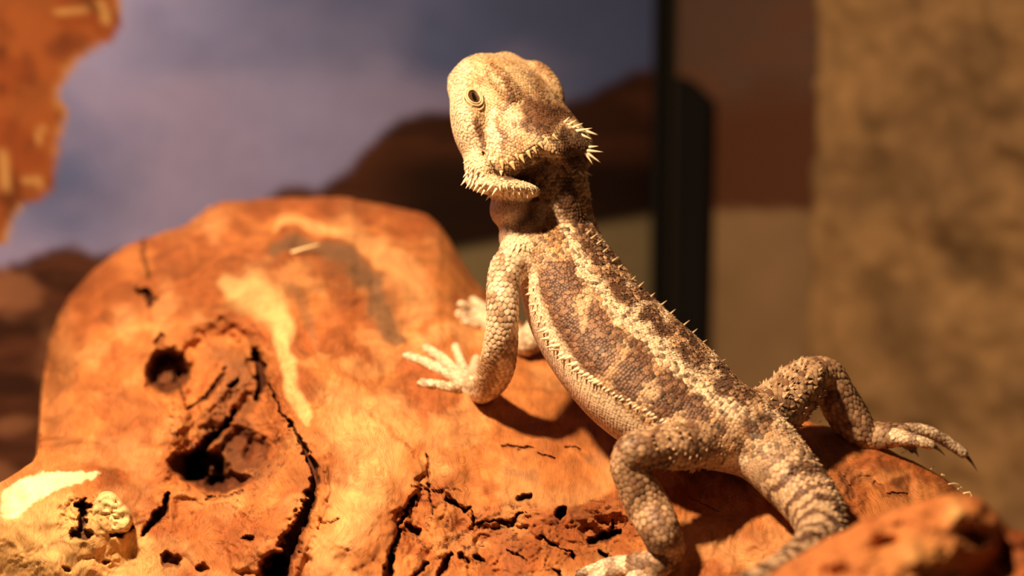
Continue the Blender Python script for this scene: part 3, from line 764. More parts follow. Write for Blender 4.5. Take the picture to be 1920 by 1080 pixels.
# --- head frame
HF = nrm([-.686, .654, -.319]); HL_ = nrm([-.536, -.158, .829]); HN = nrm([.492, .740, .459])
HL_ = nrm(HL_ - HF * (HL_ @ HF)); HN = np.cross(HF, HL_); HN = HN if HN @ np.array([.492, .740, .459]) > 0 else -HN
HROT = math.radians(-10); _c, _s = math.cos(HROT), math.sin(HROT)
HZ = np.array([[_c, -_s, 0], [_s, _c, 0], [0, 0, 1]]); HPIV = cam_pt(985, 290, .5045)
HF, HL_, HN = HZ @ HF, HZ @ HL_, HZ @ HN
HO = HPIV + HZ @ (cam_pt(1041, 328, .5045) - HPIV); HS = 292 * .5 * PXM
HAX = np.stack([HF, HL_, HN])
def hp(x, y, z): return HO + HS * (x * HF + y * HL_ + z * HN)
class Head:
    name = 'head'; k = 1.3; kind = 'head'; sub = False
    X = np.array([.045, .075, .12, .19, .30, .42, .54, .66, .78, .88, .95, .99, 1.01])
    W = np.array([.30, .36, .41, .415, .39, .36, .35, .335, .30, .255, .20, .12, .03])
    TP = np.array([.22, .27, .30, .315, .325, .33, .33, .32, .285, .235, .18, .11, .03])
    BT = np.array([.10, .14, .17, .20, .21, .215, .21, .19, .165, .135, .10, .07, .02])
    lo = HO - 46; hi = HO + 46
    def f(self, p):
        q = ((p - HO) @ HAX.T) / HS; x, y, z = q.T
        xc = np.clip(x, self.X[0], self.X[-1])
        w = np.interp(xc, self.X, self.W); h = np.where(z > 0, np.interp(xc, self.X, self.TP), np.interp(xc, self.X, self.BT))
        e = 2.8
        g = (np.abs(y / w) ** e + np.abs(z / h) ** e) ** (1 / e)
        d = (g - 1) * np.minimum(w, h) * .92
        return np.maximum(d, np.maximum(self.X[0] + .30 * np.maximum(-y - .05, 0) + .12 * np.maximum(y, 0) * (z < .1) - x, x - self.X[-1])) * HS
HX = dict(axes=HAX)
comps = []
# trunk from the neck into the tail; T runs tailwards -> reversed so that Lf is the animal's left
spine = [(1030, 262, .508, 46, 44, 44), (1049, 310, .508, 50, 46, 48), (1054, 362, .508, 54, 50, 56), (1054, 420, .510, 68, 60, 66), (1062, 490, .508, 108, 82, 86), (1098, 572, .504, 136, 96, 104),
         (1158, 650, .498, 154, 105, 116), (1226, 718, .492, 160, 107, 118), (1298, 772, .487, 140, 96, 104), (1362, 802, .483, 104, 78, 80), (1425, 838, .480, 76, 68, 66), (1478, 893, .474, 66, 60, 58),
         (1526, 955, .466, 57, 53, 51), (1537, 1016, .452, 49, 46, 45), (1492, 1064, .436, 42, 40, 40), (1412, 1104, .421, 33, 32, 32), (1310, 1140, .409, 22, 21, 21), (1200, 1165, .402, 9, 9, 9)]
comps.append(Tube('trunk', spine[::-1], k=3.0, phi=28, kind='trunk'))
TR = comps[0]
comps.append(Head())
for sgn, nm in ((1, 'near'), (-1, 'far')):
    comps.append(Ellip('brow_' + nm, hp(.60, .27 * sgn, .275), np.array([.16, .075, .05]) * HS, k=1.8, **HX))
comps.append(Ellip('snout_far', hp(.74, -.19, .165), np.array([.22, .13, .10]) * HS, k=2.2, **HX))
comps.append(Ellip('brow_ridge_far', hp(.635, -.265, .245), np.array([.15, .085, .09]) * HS, k=2.0, **HX))
comps.append(Ellip('jowl_near', hp(.235, .345, .03), np.array([.175, .10, .17]) * HS, k=1.4, **HX))
comps.append(Ellip('jowl_far', cam_pt(1084, 298, .5215), np.array([25 * .5 * PXM, 27 * .5 * PXM, 4.5]), None, k=1.0))
comps.append(Ellip('temple_near', hp(.10, .17, .26), np.array([.13, .16, .055]) * HS, k=2.0, **HX))
comps.append(Ellip('temple_far', hp(.09, -.06, .30), np.array([.12, .13, .05]) * HS, k=2.0, **HX))
def ang_ax(deg):
    a = math.radians(deg); return np.array([[math.cos(a), math.sin(a), 0], [-math.sin(a), math.cos(a), 0], [0, 0, 1]])
mmp = .5 * PXM
comps.append(Ellip('lower_jaw', cam_pt(906, 318, .500), np.array([32 * mmp, 38 * mmp, 8.0]), ang_ax(35), k=1.6))
comps.append(Ellip('snout_lip', cam_pt(886, 238, .503), np.array([37 * mmp, 76 * mmp, 8.0]), ang_ax(12), k=2.0))
comps.append(Ellip('beard', cam_pt(944, 351, .500), np.array([69 * mmp, 18 * mmp, 10.5]), ang_ax(-8), k=1.3))
comps.append(Ellip('gullet', cam_pt(975, 338, .5125), np.array([58 * mmp, 46 * mmp, 6.5]), ang_ax(0), k=1.0))
comps.append(Ellip('throat', cam_pt(956, 390, .506), np.array([37 * mmp, 40 * mmp, 8.0]), ang_ax(-30), k=2.0))
comps.append(Ellip('throat', cam_pt(955, 430, .505), np.array([17 * mmp, 30 * mmp, 5.0]), ang_ax(-15), k=1.4))
comps.append(Ellip('chest', cam_pt(1000, 470, .508), np.array([58 * mmp, 52 * mmp, 12.0]), ang_ax(0), k=3.0))
comps.append(Ellip('shoulder_fold', cam_pt(975, 462, .499), np.array([34 * mmp, 17 * mmp, 4.0]), ang_ax(-8), k=1.5))

def on_log(px, py, r):                          # depth at which a foot of radius r px rests on the wood
    return float(log_depth(np.array([px + 0.]), np.array([py + 0.]), carve=False)[0]) - r * .5 * PXM / 1000 * .8
tips = []                                       # (tube, claw length px)
def limb(nm, nodes, k=2.0, dors=(0, .3, .95)): t = Tube(nm, nodes, k=k, dorsal=dors); comps.append(t); return t
# left fore limb
wd = on_log(893, 730, 20); pd = on_log(858, 712, 15)
limb('left_arm', [(990, 490, .502, 44, 40, 40), (954, 502, .497, 34, 33, 33), (943, 545, .494, 30, 29, 29), (942, 595, .493, 29, 28, 28), (939, 645, .496, 31, 30, 30), (930, 692, .503, 33, 30, 30),
                  (912, 722, .512, 30, 26, 26), (888, 727, wd, 25, 20, 20), (864, 716, pd, 26, 13, 13)], k=2.2)
def finger(nm, pts, r0, r1, base, dd=None, claw=8):
    nd = []
    n = len(pts)
    for i, (x, y) in enumerate(pts):
        r = r0 + (r1 - r0) * i / (n - 1)
        d = base if (i == 0 and base) else (on_log(x, y, r) if dd is None else dd[i])
        nd.append((x, y, d, r))
    t = Tube(nm, nd, k=.8, dorsal=(0, .3, .95), step=.5, kind='finger'); comps.append(t); tips.append((t, claw)); return t
finger('left_finger', [(866, 716), (830, 695), (798, 680), (764, 667)], 12, 8, pd)
finger('left_finger', [(868, 710), (846, 688), (822, 667), (799, 652)], 11, 8, pd)
finger('left_finger', [(874, 708), (868, 688), (860, 668), (853, 650)], 10, 7.5, pd)
finger('left_finger', [(884, 712), (888, 692), (893, 674)], 10, 8, pd)
finger('left_finger', [(872, 728), (842, 726), (816, 721), (792, 717)], 11, 7.5, pd)
# right fore limb, mostly behind the chest
wd2 = on_log(905, 597, 18)
limb('right_arm', [(1092, 498, .512, 44, 40, 40), (1078, 522, .528, 40, 36, 36), (1035, 585, .546, 30, 28, 28), (988, 642, on_log(988, 660, 26) - .002, 24, 24, 24), (950, 622, on_log(950, 622, 22), 22, 20, 20), (905, 597, wd2, 21, 15, 15)], k=2.0)
for pts in ([(908, 598), (886, 582), (866, 572)], [(905, 600), (880, 594), (862, 590)], [(910, 606), (890, 608), (874, 604)], [(914, 592), (900, 574), (888, 565)]):
    finger('right_finger', pts, 12, 9, wd2, claw=6)
# left hind limb
limb('left_leg', [(1392, 815, .483, 54, 50, 50), (1340, 826, .478, 48, 46, 46), (1280, 836, .473, 44, 43, 43), (1222, 840, .469, 37, 37, 37), (1186, 846, .468, 32, 32, 32), (1176, 868, .469, 31, 31, 31), (1192, 905, .470, 36, 35, 35),
                  (1216, 952, .471, 40, 38, 38), (1240, 1000, .468, 36, 34, 34), (1250, 1036, on_log(1250, 1036, 30), 31, 28, 28), (1226, 1058, on_log(1226, 1058, 24), 29, 23, 23), (1190, 1064, on_log(1190, 1064, 20), 27, 18, 18)], k=2.2)
for pts in ([(1200, 1062), (1160, 1068), (1125, 1082), (1085, 1098)], [(1205, 1070), (1185, 1088), (1160, 1112), (1140, 1132)], [(1215, 1072), (1208, 1096), (1195, 1124), (1188, 1150)], [(1190, 1056), (1150, 1056), (1118, 1066), (1088, 1076)], [(1228, 1070), (1232, 1092), (1230, 1110)]):
    finger('left_toe', pts, 15, 9, None)
# right hind limb
limb('right_leg', [(1430, 785, .489, 56, 52, 52), (1468, 757, .495, 50, 48, 48), (1502, 722, .500, 44, 43, 43), (1528, 702, .504, 33, 33, 33), (1553, 703, .506, 29, 29, 29), (1567, 738, .507, 35, 35, 35), (1588, 776, .508, 37, 36, 36),
                   (1610, 806, .508, 34, 33, 33), (1632, 817, .508, 28, 26, 26), (1668, 816, .507, 23, 19, 19), (1692, 816, .507, 20, 14, 14)], k=2.0)
finger('right_toe', [(1680, 812), (1712, 806), (1745, 812), (1775, 828), (1806, 850)], 14, 8.5, None, [.5085, .509, .510, .511, .512], claw=32)
finger('right_toe', [(1680, 820), (1706, 823), (1728, 829), (1744, 834)], 14, 9, None, [.505, .504, .503, .503], claw=26)
finger('right_toe', [(1684, 822), (1700, 832), (1712, 842)], 11, 7, None, [.509, .511, .512], claw=14)
# carved features: eye socket, mouth corner
subs = []

SUB_NODES = [([(905, 286), (916, 303), (927, 320), (937, 333)], 3.6, 2.6)]
def field(p):
    """smooth union of all components at points p (mm)"""
    f = np.full(len(p), 50.0)
    for c in comps:
        m = ((p > c.lo) & (p < c.hi)).all(1)
        if m.any():
            g = c.f(p[m]); a = f[m]; k = c.k
            h = np.clip(.5 + .5 * (g - a) / k, 0, 1); f[m] = g * (1 - h) + a * h - k * h * (1 - h)
    for c in subs:
        m = ((p > c.lo) & (p < c.hi)).all(1)
        if m.any(): f[m] = np.maximum(f[m], -c.f(p[m]))
    return f
def surf_depth(px, py):
    d = np.arange(.470, .535, .0003); p = cam_pt(np.full(len(d), px + 0.), np.full(len(d), py + 0.), d); f = field(p)
    i = np.argmax(f < 0); return d[i] if f[i] < 0 else .503
new = []
for pts, w, dep in SUB_NODES:
    for i in range(len(pts) - 1):
        for t in np.linspace(0, 1, 5):
            x = pts[i][0] * (1 - t) + pts[i + 1][0] * t; y = pts[i][1] * (1 - t) + pts[i + 1][1] * t
            new.append(Ellip('groove', cam_pt(x, y, surf_depth(x, y)), np.array([w * mmp, w * mmp, dep]), None, sub=True))
subs = new
VX = .45; BL = 4
def mesh_field():
    lo = np.min([c.lo for c in comps], 0) - 1; hi = np.max([c.hi for c in comps], 0) + 1
    n = np.ceil((hi - lo) / (VX * BL)).astype(int)
    g = np.stack(np.meshgrid(*[np.arange(k) for k in n], indexing='ij'), -1).reshape(-1, 3)
    cen = lo + (g + .5) * VX * BL - VX * .5
    fc = field(cen)
    F = np.repeat(np.repeat(np.repeat(fc.reshape(n), BL, 0), BL, 1), BL, 2).astype(np.float32)
    near_ = np.abs(fc) < 3.4
    gi = g[near_]; off = np.stack(np.meshgrid(*[np.arange(BL)] * 3, indexing='ij'), -1).reshape(-1, 3)
    ii = (gi[:, None] * BL + off[None]).reshape(-1, 3)
    ff = field(lo + ii * VX)
    F[ii[:, 0], ii[:, 1], ii[:, 2]] = ff
    F = np.clip(F, -3, 3)
    gr = vdb.FloatGrid(background=3.0); gr.copyFromArray(F, tolerance=0.0)
    pts, quads = gr.convertToQuads(isovalue=0.0)
    V = lo + np.asarray(pts, float) * VX; Q = np.asarray(quads, int)
    # outward orientation
    a, b, c, d = (V[Q[:, i]] for i in range(4))
    vol = (np.cross(c - a, d - b) * (a + b + c + d) / 4).sum()
    if vol < 0: Q = Q[:, ::-1]
    # drop stray islands
    E = np.concatenate([Q[:, [0, 1]], Q[:, [1, 2]], Q[:, [2, 3]], Q[:, [3, 0]]])
    lab = np.arange(len(V))
    for _ in range(400):
        l0 = lab.copy(); np.minimum.at(lab, E[:, 0], lab[E[:, 1]]); np.minimum.at(lab, E[:, 1], lab[E[:, 0]]); lab = lab[lab]
        if (l0 == lab).all(): break
    main = np.bincount(lab).argmax(); keep = lab == main
    idx = np.cumsum(keep) - 1; V = V[keep]; Q = idx[Q[keep[Q[:, 0]]]]
    E = np.concatenate([Q[:, [0, 1]], Q[:, [1, 2]], Q[:, [2, 3]], Q[:, [3, 0]]])
    deg = np.bincount(E.ravel(), minlength=len(V))[:, None]
    for it in range(4):
        S = np.zeros_like(V)
        for k in range(3):
            S[:, k] = np.bincount(E[:, 0], V[E[:, 1], k], len(V)) + np.bincount(E[:, 1], V[E[:, 0], k], len(V))
        V = V + (.5 if it % 2 == 0 else -.45) * (S / deg - V)
    return V, Q
LV, LQ = mesh_field()
print('lizard mesh', len(LV), time.time() - T0)
BVH = BVHTree.FromPolygons([tuple(v) for v in LV], [tuple(q) for q in LQ])
def ray(px, py):
    """first point of the lizard seen at a pixel, with its normal; nearest point if the ray just misses"""
    dv = Vector(cam_pt(px, py, 1.0)).normalized()
    h = BVH.ray_cast(Vector((0, 0, 0)), dv)
    if h[0] is None:
        h = BVH.find_nearest(Vector(cam_pt(px, py, .5)))
    n = np.array(h[1]);
    return np.array(h[0]), n

# --- colour pattern of the animal (its markings, plus painted recess shade and lamp falloff)
CREAM = np.array([.82, .61, .42]); TAN = np.array([.50, .295, .165]); BROWN = np.array([.145, .060, .032]); DARK = np.array([.045, .019, .011]); PINK = np.array([.62, .41, .30]); RUST = np.array([.52, .26, .10])
MID = [(1060, 330), (1085, 400), (1118, 446), (1190, 515), (1280, 605), (1360, 690), (1425, 752), (1475, 830), (1530, 920), (1555, 985)]
FLANK = [  # dark saddles on the flank: (points, half widths)
    ([(1040, 505), (1025, 545)], [26, 30]), ([(1060, 500), (1075, 540)], [18, 16]), ([(1045, 560), (1060, 620), (1080, 665)], [26, 34, 22]), ([(1120, 590), (1130, 640), (1105, 690)], [22, 40, 26]),
    ([(1200, 640), (1195, 690), (1170, 735)], [18, 36, 22]), ([(1255, 700), (1262, 745), (1235, 775)], [18, 34, 20]), ([(1300, 745), (1308, 780)], [14, 22])]
DORS = [(1108, 452, 15, 26, -25), (1118, 478, 14, 16, 0), (1156, 532, 14, 24, -35), (1176, 556, 12, 15, 0), (1226, 598, 15, 24, -40), (1248, 622, 12, 14, 0), (1298, 668, 17, 22, -40), (1362, 722, 20, 20, -40), (1395, 742, 16, 14, 0),
        (1062, 372, 14, 36, 8), (1085, 408, 12, 30, -20), (1205, 545, 8, 26, -45), (1290, 625, 8, 30, -45), (1365, 698, 8, 26, -45), (1150, 480, 8, 26, -40),
        (1350, 800, 9, 14, 20), (1410, 800, 15, 10, 30), (1432, 785, 16, 10, 30), (1468, 835, 22, 14, -35), (1452, 760, 12, 8, 0)]
def liz_color(P, comp, s, alpha):
    px, py = to_px(P); q = p3(px, py)
    w = q + 7 * np.stack([fbm(q / 16, 2, 1), fbm(q / 16, 2, 2), 0 * px], -1); wx, wy = w[:, 0], w[:, 1]
    c = mix(TAN * .9 + 0 * q, CREAM * .9, .8 * sstep(-.3, .8, fbm(q / 24, 3, 3)))
    tr = comp == 0
    # trunk
    fl = np.zeros(len(P))
    for pts, ws in FLANK:
        r, ww = seg_dist(wx, wy, pts, ws); fl = np.maximum(fl, sstep(1.12, .7, r / ww))
    flz = sstep(30, 42, alpha) * sstep(98, 86, alpha)
    c = np.where(tr[:, None], mix(c, mix(TAN * .85 + 0 * q, RUST * .9, .45 + 0 * px), .6 * flz), c)
    c = np.where(tr[:, None], mix(c, BROWN * .9, .96 * fl), c)
    dd = np.zeros(len(P))
    for (cx, cy, rx, ry, an) in DORS: dd = np.maximum(dd, sstep(1.3, .7, ell(wx, wy, cx, cy, rx * 1.3, ry * 1.2, an)))
    c = np.where(tr[:, None], mix(c, BROWN * .6, .92 * dd), c)
    stripe, ws = seg_dist(wx, wy, [(1040, 385), (1062, 430), (1085, 480), (1102, 520), (1125, 545), (1165, 590), (1215, 632), (1255, 668), (1300, 712), (1345, 752), (1380, 775)], [9, 10, 12, 14, 14, 18, 20, 20, 18, 18, 16])
    c = np.where(tr[:, None], mix(c, CREAM, .85 * sstep(1.2, .5, stripe / ws) * (1 - .6 * dd)), c)
    r, _ = seg_dist(wx, wy, [(1035, 420), (1042, 470)]); c = np.where(tr[:, None], mix(c, RUST, .7 * sstep(22, 8, r)), c)
    bel = tr * sstep(90, 100, alpha); c = mix(c, mix(CREAM + 0 * q, PINK, sstep(105, 130, alpha)), .92 * bel)
    # tail rings
    tl = tr & (s < .50); ring = np.sin(s * 185 + 2.2 * fbm(q / 30, 2, 8))
    c = np.where(tl[:, None], mix(mix(CREAM * .85 + 0 * q, TAN, .6 + 0 * px), BROWN * .8, .9 * sstep(.0, .6, ring) * sstep(.50, .45, s)), c)
    # head
    hd = comp == 1
    hc = mix(np.array([.66, .44, .25]) + 0 * q, np.array([.44, .25, .125]), sstep(-.2, .7, fbm(q / 22, 3, 5)))
    hc = mix(hc, CREAM * 1.05, .95 * sstep(30, 18, seg_dist(wx, wy, [(855, 120), (852, 190), (866, 260), (895, 305)])[0]))
    def hb(pts, ws_, col, amt):
        nonlocal hc
        r_, w_ = seg_dist(wx, wy, pts, ws_); hc = mix(hc, col, amt * sstep(1.2, .6, r_ / w_))
    hb([(918, 212), (925, 250), (934, 290)], [10, 13, 12], CREAM * 1.08, .95); hb([(955, 205), (965, 240)], [12, 16], CREAM, .6)
    hb([(892, 232), (902, 262), (912, 285)], [8, 9, 8], BROWN, .9); hb([(934, 225), (945, 275)], [6, 6], BROWN, .65)
    hb([(990, 200), (1010, 206), (1040, 215)], [20, 26, 24], BROWN, .92); hb([(980, 232), (1030, 245)], [12, 18], BROWN * .9, .85)
    hb([(948, 150), (958, 180), (944, 205)], [9, 11, 7], BROWN, .75); hb([(1000, 150), (1025, 180)], [12, 12], BROWN * 1.3, .45)
    hb([(885, 155), (902, 150)], [5, 5], RUST, .7); hb([(905, 120), (960, 112)], [6, 6], RUST, .4); hb([(1070, 262), (1085, 285)], [26, 28], DARK * 1.2, .9)  # last mark: shade painted behind the head flap
    hc = mix(hc, DARK * 1.6, .8 * sstep(.2, .6, fbm(q / 9, 2, 15)) * sstep(940, 1000, px) * sstep(150, 190, py))
    hc = hc * .9
    hb([(905, 286), (916, 303), (927, 320), (937, 333)], [4, 5, 5, 4], np.array([.30, .07, .02]), .9); c = np.where(hd[:, None], hc, c)
    bd = comp == 3; c = np.where(bd[:, None], mix(CREAM * np.array([1.04, 1.02, .95]) + 0 * q, TAN, .4 * sstep(0, .7, fbm(q / 12, 2, 17))), c)
    th = comp == 4; c = np.where(th[:, None], PINK * .9 + 0 * q, c)
    # limbs: pale with brown cross bands; tan to the right paints lamp falloff
    lb = comp == 2; band = np.sin(s * 34 + 2.5 * fbm(q / 22, 2, 21))
    c = np.where(lb[:, None], mix(mix(mix(CREAM * .95 + 0 * q, TAN, .75 * sstep(1000, 1150, px)), TAN * .75, sstep(-.4, .6, fbm(q / 20, 3, 22))), BROWN, .7 * sstep(.15, .8, band) * sstep(980, 1100, px)), c)
    fg = comp == 5; c = np.where(fg[:, None], mix(CREAM + 0 * q, BROWN * 1.2, .6 * sstep(.2, .7, np.sin(px / 9)) * sstep(1000, 1100, px)), c)
    r_, _ = seg_dist(px, py, [(950, 328), (1000, 324), (1020, 312)]); c = mix(c, BROWN * .7, .9 * sstep(15, 8, r_) * (np.isin(comp, (0, 1)) | ((py < 340) & (comp == 3))))  # shade of the recess under the jaw, painted into the skin
    r_, _ = seg_dist(px, py, [(1062, 282), (1080, 292), (1086, 312)]); c = mix(c, BROWN, .6 * sstep(20, 12, r_))  # painted shade in the gap before the far jowl
    # speckles
    c = mix(c, DARK * 1.5, .7 * sstep(.30, .55, fbm(q / 8, 2, 31)) * (tr & (alpha < 84)))
    return np.clip(c, 0, 1)
CID = []
for c in comps:
    k = c.kind
    CID.append(0 if k == 'trunk' or c.name in ('chest', 'gullet') else 1 if (k == 'head' or c.name.split('_')[0] in ('brow', 'jowl', 'temple', 'snout')) else 3 if c.name in ('lower_jaw', 'beard', 'shoulder_fold') else 4 if c.name == 'throat' else 5 if k == 'finger' else 2)
CID = np.array(CID)
def classify(P):
    best = np.full(len(P), 1e9); ci = np.zeros(len(P), int)
    for i, c in enumerate(comps):
        m = ((P > c.lo) & (P < c.hi)).all(1)
        if m.any():
            g = c.f(P[m]); idx = np.where(m)[0]; b = g < best[idx]; best[idx[b]] = g[b]; ci[idx[b]] = i
    s = np.zeros(len(P)); al = np.zeros(len(P)); fl = np.zeros((len(P), 3))
    i, u, v, e, A = TR.params(P); s = TR.s[i].copy(); al = np.degrees(np.arctan2(np.abs(u) / A[:, 0], v / np.where(v > 0, A[:, 1], A[:, 2]))); fl = -TR.T[i]
    al = np.where((s > .93) , np.minimum(al, 80), al)
    for k, c in enumerate(comps):
        if isinstance(c, Tube) and k:
            m = ci == k
            if m.any():
                j = c.params(P[m])[0]; s[m] = c.s[j]; fl[m] = c.T[j]
    hm = np.isin(CID[ci], (1,)); fl[hm] = -HF
    bm = CID[ci] == 3; fl[bm] = nrm(-HF * .6 - HN * .5)
    return ci, CID[ci], s, al, fl
ci, cc, cs, ca, cf = classify(LV)
skin = liz_color(LV, cc, cs, ca) * np.where(np.isin(cc, (2, 5)), .60, .50)[:, None]
feet = to_world(LV); zb = feet[:, 2].min()
dragon = empty('bearded_dragon', to_world(cam_pt(1240, 1020, .475)))
tag(dragon, 'young bearded dragon with raised head perched on the orange driftwood log', 'lizard')
mk('body', LV, LQ, M_SKIN, dragon, col=skin)
print('skin', time.time() - T0)

# --- scales: rows around every generalised cylinder, dropped onto the body surface
def seeds():
    out = []; spac = []
    for c in comps:
        if isinstance(c, Tube):
            h = {'trunk': .74, 'limb': 1.32 if 'leg' in c.name else 1.12, 'finger': .85}[c.kind]
            n = max(2, int(c.len / (h * .87)))
            for r in range(n):
                k = (r + .5) / n * (len(c.S) - 1); i = int(k); A = c.A[i]
                hh = h * (1.0 if c.kind != 'trunk' or c.s[i] > .47 else 1.5)
                per = 2 * math.pi * math.sqrt((A[0] ** 2 + ((A[1] + A[2]) / 2) ** 2) / 2); m = max(5, int(per / hh))
                th = (np.arange(m) + .5 * (r % 2)) / m * 2 * math.pi
                y = np.cos(th) * A[0]; z = np.sin(th) * np.where(np.sin(th) > 0, A[1], A[2])
                fr = k - i; ctr = c.S[i] * (1 - fr) + c.S[min(i + 1, len(c.S) - 1)] * fr
                out.append(ctr + y[:, None] * c.Lf[i] + z[:, None] * c.D[i]); spac.append(np.full(m, hh))
        elif c.kind == 'head':
            h = .66; n = int(.97 * HS / (h * .87))
            for r in range(n):
                x = .045 + .97 * (r + .5) / n; w = np.interp(x, c.X, c.W); t = np.interp(x, c.X, c.TP); b = np.interp(x, c.X, c.BT)
                m = max(6, int(2 * math.pi * math.hypot(w, (t + b) / 2) / 1.41 * HS / h))
                th = (np.arange(m) + .5 * (r % 2)) / m * 2 * math.pi; e = 2 / 2.8
                y = np.sign(np.cos(th)) * np.abs(np.cos(th)) ** e * w; z = np.sign(np.sin(th)) * np.abs(np.sin(th)) ** e * np.where(np.sin(th) > 0, t, b)
                out.append(HO + HS * (x * HF + y[:, None] * HL_ + z[:, None] * HN)); spac.append(np.full(m, h))
        else:
            h = .7 if c.name not in ('throat',) else .55
            A = c.r; n = int(4 * math.pi * ((A[0] * A[1]) ** 1.6 + (A[0] * A[2]) ** 1.6 + (A[1] * A[2]) ** 1.6) ** (1 / 1.6) / 3 ** (1 / 1.6) / (h * h * .87))
            i = np.arange(n) + .5; ph = np.arccos(1 - 2 * i / n); th = math.pi * (1 + 5 ** .5) * i
            u = np.stack([np.cos(th) * np.sin(ph), np.sin(th) * np.sin(ph), np.cos(ph)], -1) * A
            out.append(c.c + u @ c.R); spac.append(np.full(n, h))
    return np.concatenate(out), np.concatenate(spac)
SP, SH = seeds()
_i = RNG.choice(len(LV), 30000, replace=False)      # stray points that fill what the rows leave bare
_h = np.array([.74, .66, 1.15, .70, .55, .85])[cc[_i]]
SP = SP + RNG.uniform(-.2, .2, SP.shape) * SH[:, None]
SP = np.concatenate([SP, LV[_i]]); SH = np.concatenate([SH, _h])
loc = np.empty_like(SP); nor = np.empty_like(SP); ok = np.zeros(len(SP), bool)
for i, p in enumerate(SP):
    h = BVH.find_nearest(Vector(p), 4.5)
    if h[0] is not None: loc[i] = h[0]; nor[i] = h[1]; ok[i] = True
loc, nor, SH = loc[ok], nor[ok], SH[ok]
# only what the photograph's side of the animal and a step around it can show; thin out doubled rows at the joins
cell = {}; keep = []
for i in range(len(loc)):
    p = loc[i]; key = (int(p[0] // 1.3), int(p[1] // 1.3), int(p[2] // 1.3)); good = True; lim = (SH[i] * .66) ** 2
    for a in (-1, 0, 1):
        for b in (-1, 0, 1):
            for c_ in (-1, 0, 1):
                for j in cell.get((key[0] + a, key[1] + b, key[2] + c_), ()):
                    if ((loc[j] - p) ** 2).sum() < lim: good = False; break
                if not good: break
            if not good: break
        if not good: break
    if good: cell.setdefault(key, []).append(i); keep.append(i)
loc, nor, SH = loc[keep], nrm(nor[keep]), SH[keep]
ci, cc, cs, ca, cf = classify(loc)
scol = liz_color(loc, cc, cs, ca)
scol = scol * (1 + .13 * RNG.standard_normal(len(loc)))[:, None]
EYE_P, EYE_N = ray(888, 183)
epx = np.linalg.norm(loc - EYE_P, axis=1); gx, gy = to_px(loc); eyem = (epx > 2.6) & (seg_dist(gx, gy, [(905, 286), (937, 333)])[0] > 4)
px_, py_ = to_px(loc)
T_ = nrm(cf - (cf * nor).sum(1, keepdims=True) * nor); B_ = np.cross(nor, T_)
cname = np.array([c.name for c in comps])[ci]
rnd = RNG.random(len(loc))
tuber = (cc == 0) & (ca < 88) & (cs > .46) & (cs < .90) & (rnd < .20)
thigh = np.isin(cname, ['left_leg', 'right_leg']) & (cs < .42)
spiky = ((cc == 0) & (ca < 26) & (rnd < .34)) | (thigh & (rnd < .30)) | ((cc == 0) & (cs < .46) & (ca < 75) & (rnd < .35))
plain = ~(tuber | spiky)
LIFT = .02
def emit(mask, tmpl, tris, szf, hf):
    idx = np.where(mask & eyem)[0]
    t = np.asarray(tmpl, float)                    # (k, 3): along flow, across, height  (units of half spacing)
    sz = (SH[idx] * .5 * szf(idx))[:, None, None]
    hh = hf(idx)[:, None]
    V = loc[idx][:, None] + sz * (t[None, :, 0:1] * T_[idx][:, None] + t[None, :, 1:2] * B_[idx][:, None]) + (sz[:, :, 0] * t[None, :, 2] * hh)[..., None] * nor[idx][:, None]
    k = len(t); F = (np.arange(len(idx)) * k)[:, None, None] + np.asarray(tris)[None]
    return V.reshape(-1, 3), F.reshape(-1, 3), idx, k
# plain keeled scale: rounded shield with a ridge rising towards its free rear end
rim = [(math.cos(a) * (1.42 if abs(a) < .1 else 1.12), math.sin(a) * 1.14) for a in np.linspace(0, 2 * math.pi, 9)[:-1]]
tm1 = [(x, y, -.10 + .24 * (x + 1) / 2) for x, y in rim] + [(-.35, 0, .34), (.62, 0, .52)]
tr1 = []
for j in range(8):
    a, b = j, (j + 1) % 8; ap = 9 if (rim[a][0] + rim[b][0]) > 0 else 8
    tr1.append((a, b, ap))
tr1 += [(2, 8, 9), (6, 9, 8)]
# button with a raised rim and a dimple
r8 = [(math.cos(a), math.sin(a)) for a in np.linspace(0, 2 * math.pi, 9)[:-1]]
tm2 = [(x * 1.02, y * 1.02, -.1) for x, y in r8] + [(x * .88, y * .88, .34) for x, y in r8] + [(x * .55, y * .55, .40) for x, y in r8] + [(.1, 0, .22)]
tr2 = []
for lv in (0, 8):
    for j in range(8):
        a, b = lv + j, lv + (j + 1) % 8; tr2 += [(a, b, b + 8), (a, b + 8, a + 8)]
tr2 += [(16 + j, 16 + (j + 1) % 8, 24) for j in range(8)]
# small thorn leaning tailwards
tm3 = [(x * .95, y * .85, -.12) for x, y in r8] + [(x * .45 + .35, y * .4, .62) for x, y in r8] + [(1.25, 0, 1.35)]
tr3 = []
for j in range(8):
    a, b = j, (j + 1) % 8; tr3 += [(a, b, b + 8), (a, b + 8, a + 8)]; tr3.append((8 + j, 8 + (j + 1) % 8, 16))
scol[tuber] = mix(scol[tuber], TAN * 1.1, .22 * np.ones(tuber.sum()))
dk = tuber & (RNG.random(len(loc)) < .22); scol[dk] = scol[dk] * .35
def build_scales(name, m, tm, tri, szf, hf, shade):
    V, F, idx, k = emit(m, tm, tri, szf, hf)
    col = np.repeat(scol[idx], k, 0) * np.tile(np.asarray(shade, float), len(idx))[:, None]
    o = mk(name, V, F, M_SCALE, dragon, smooth=(name != 'scales'), col=col); o['kind'] = 'stuff'
    return o
one = lambda i: np.full(len(i), 1.0)
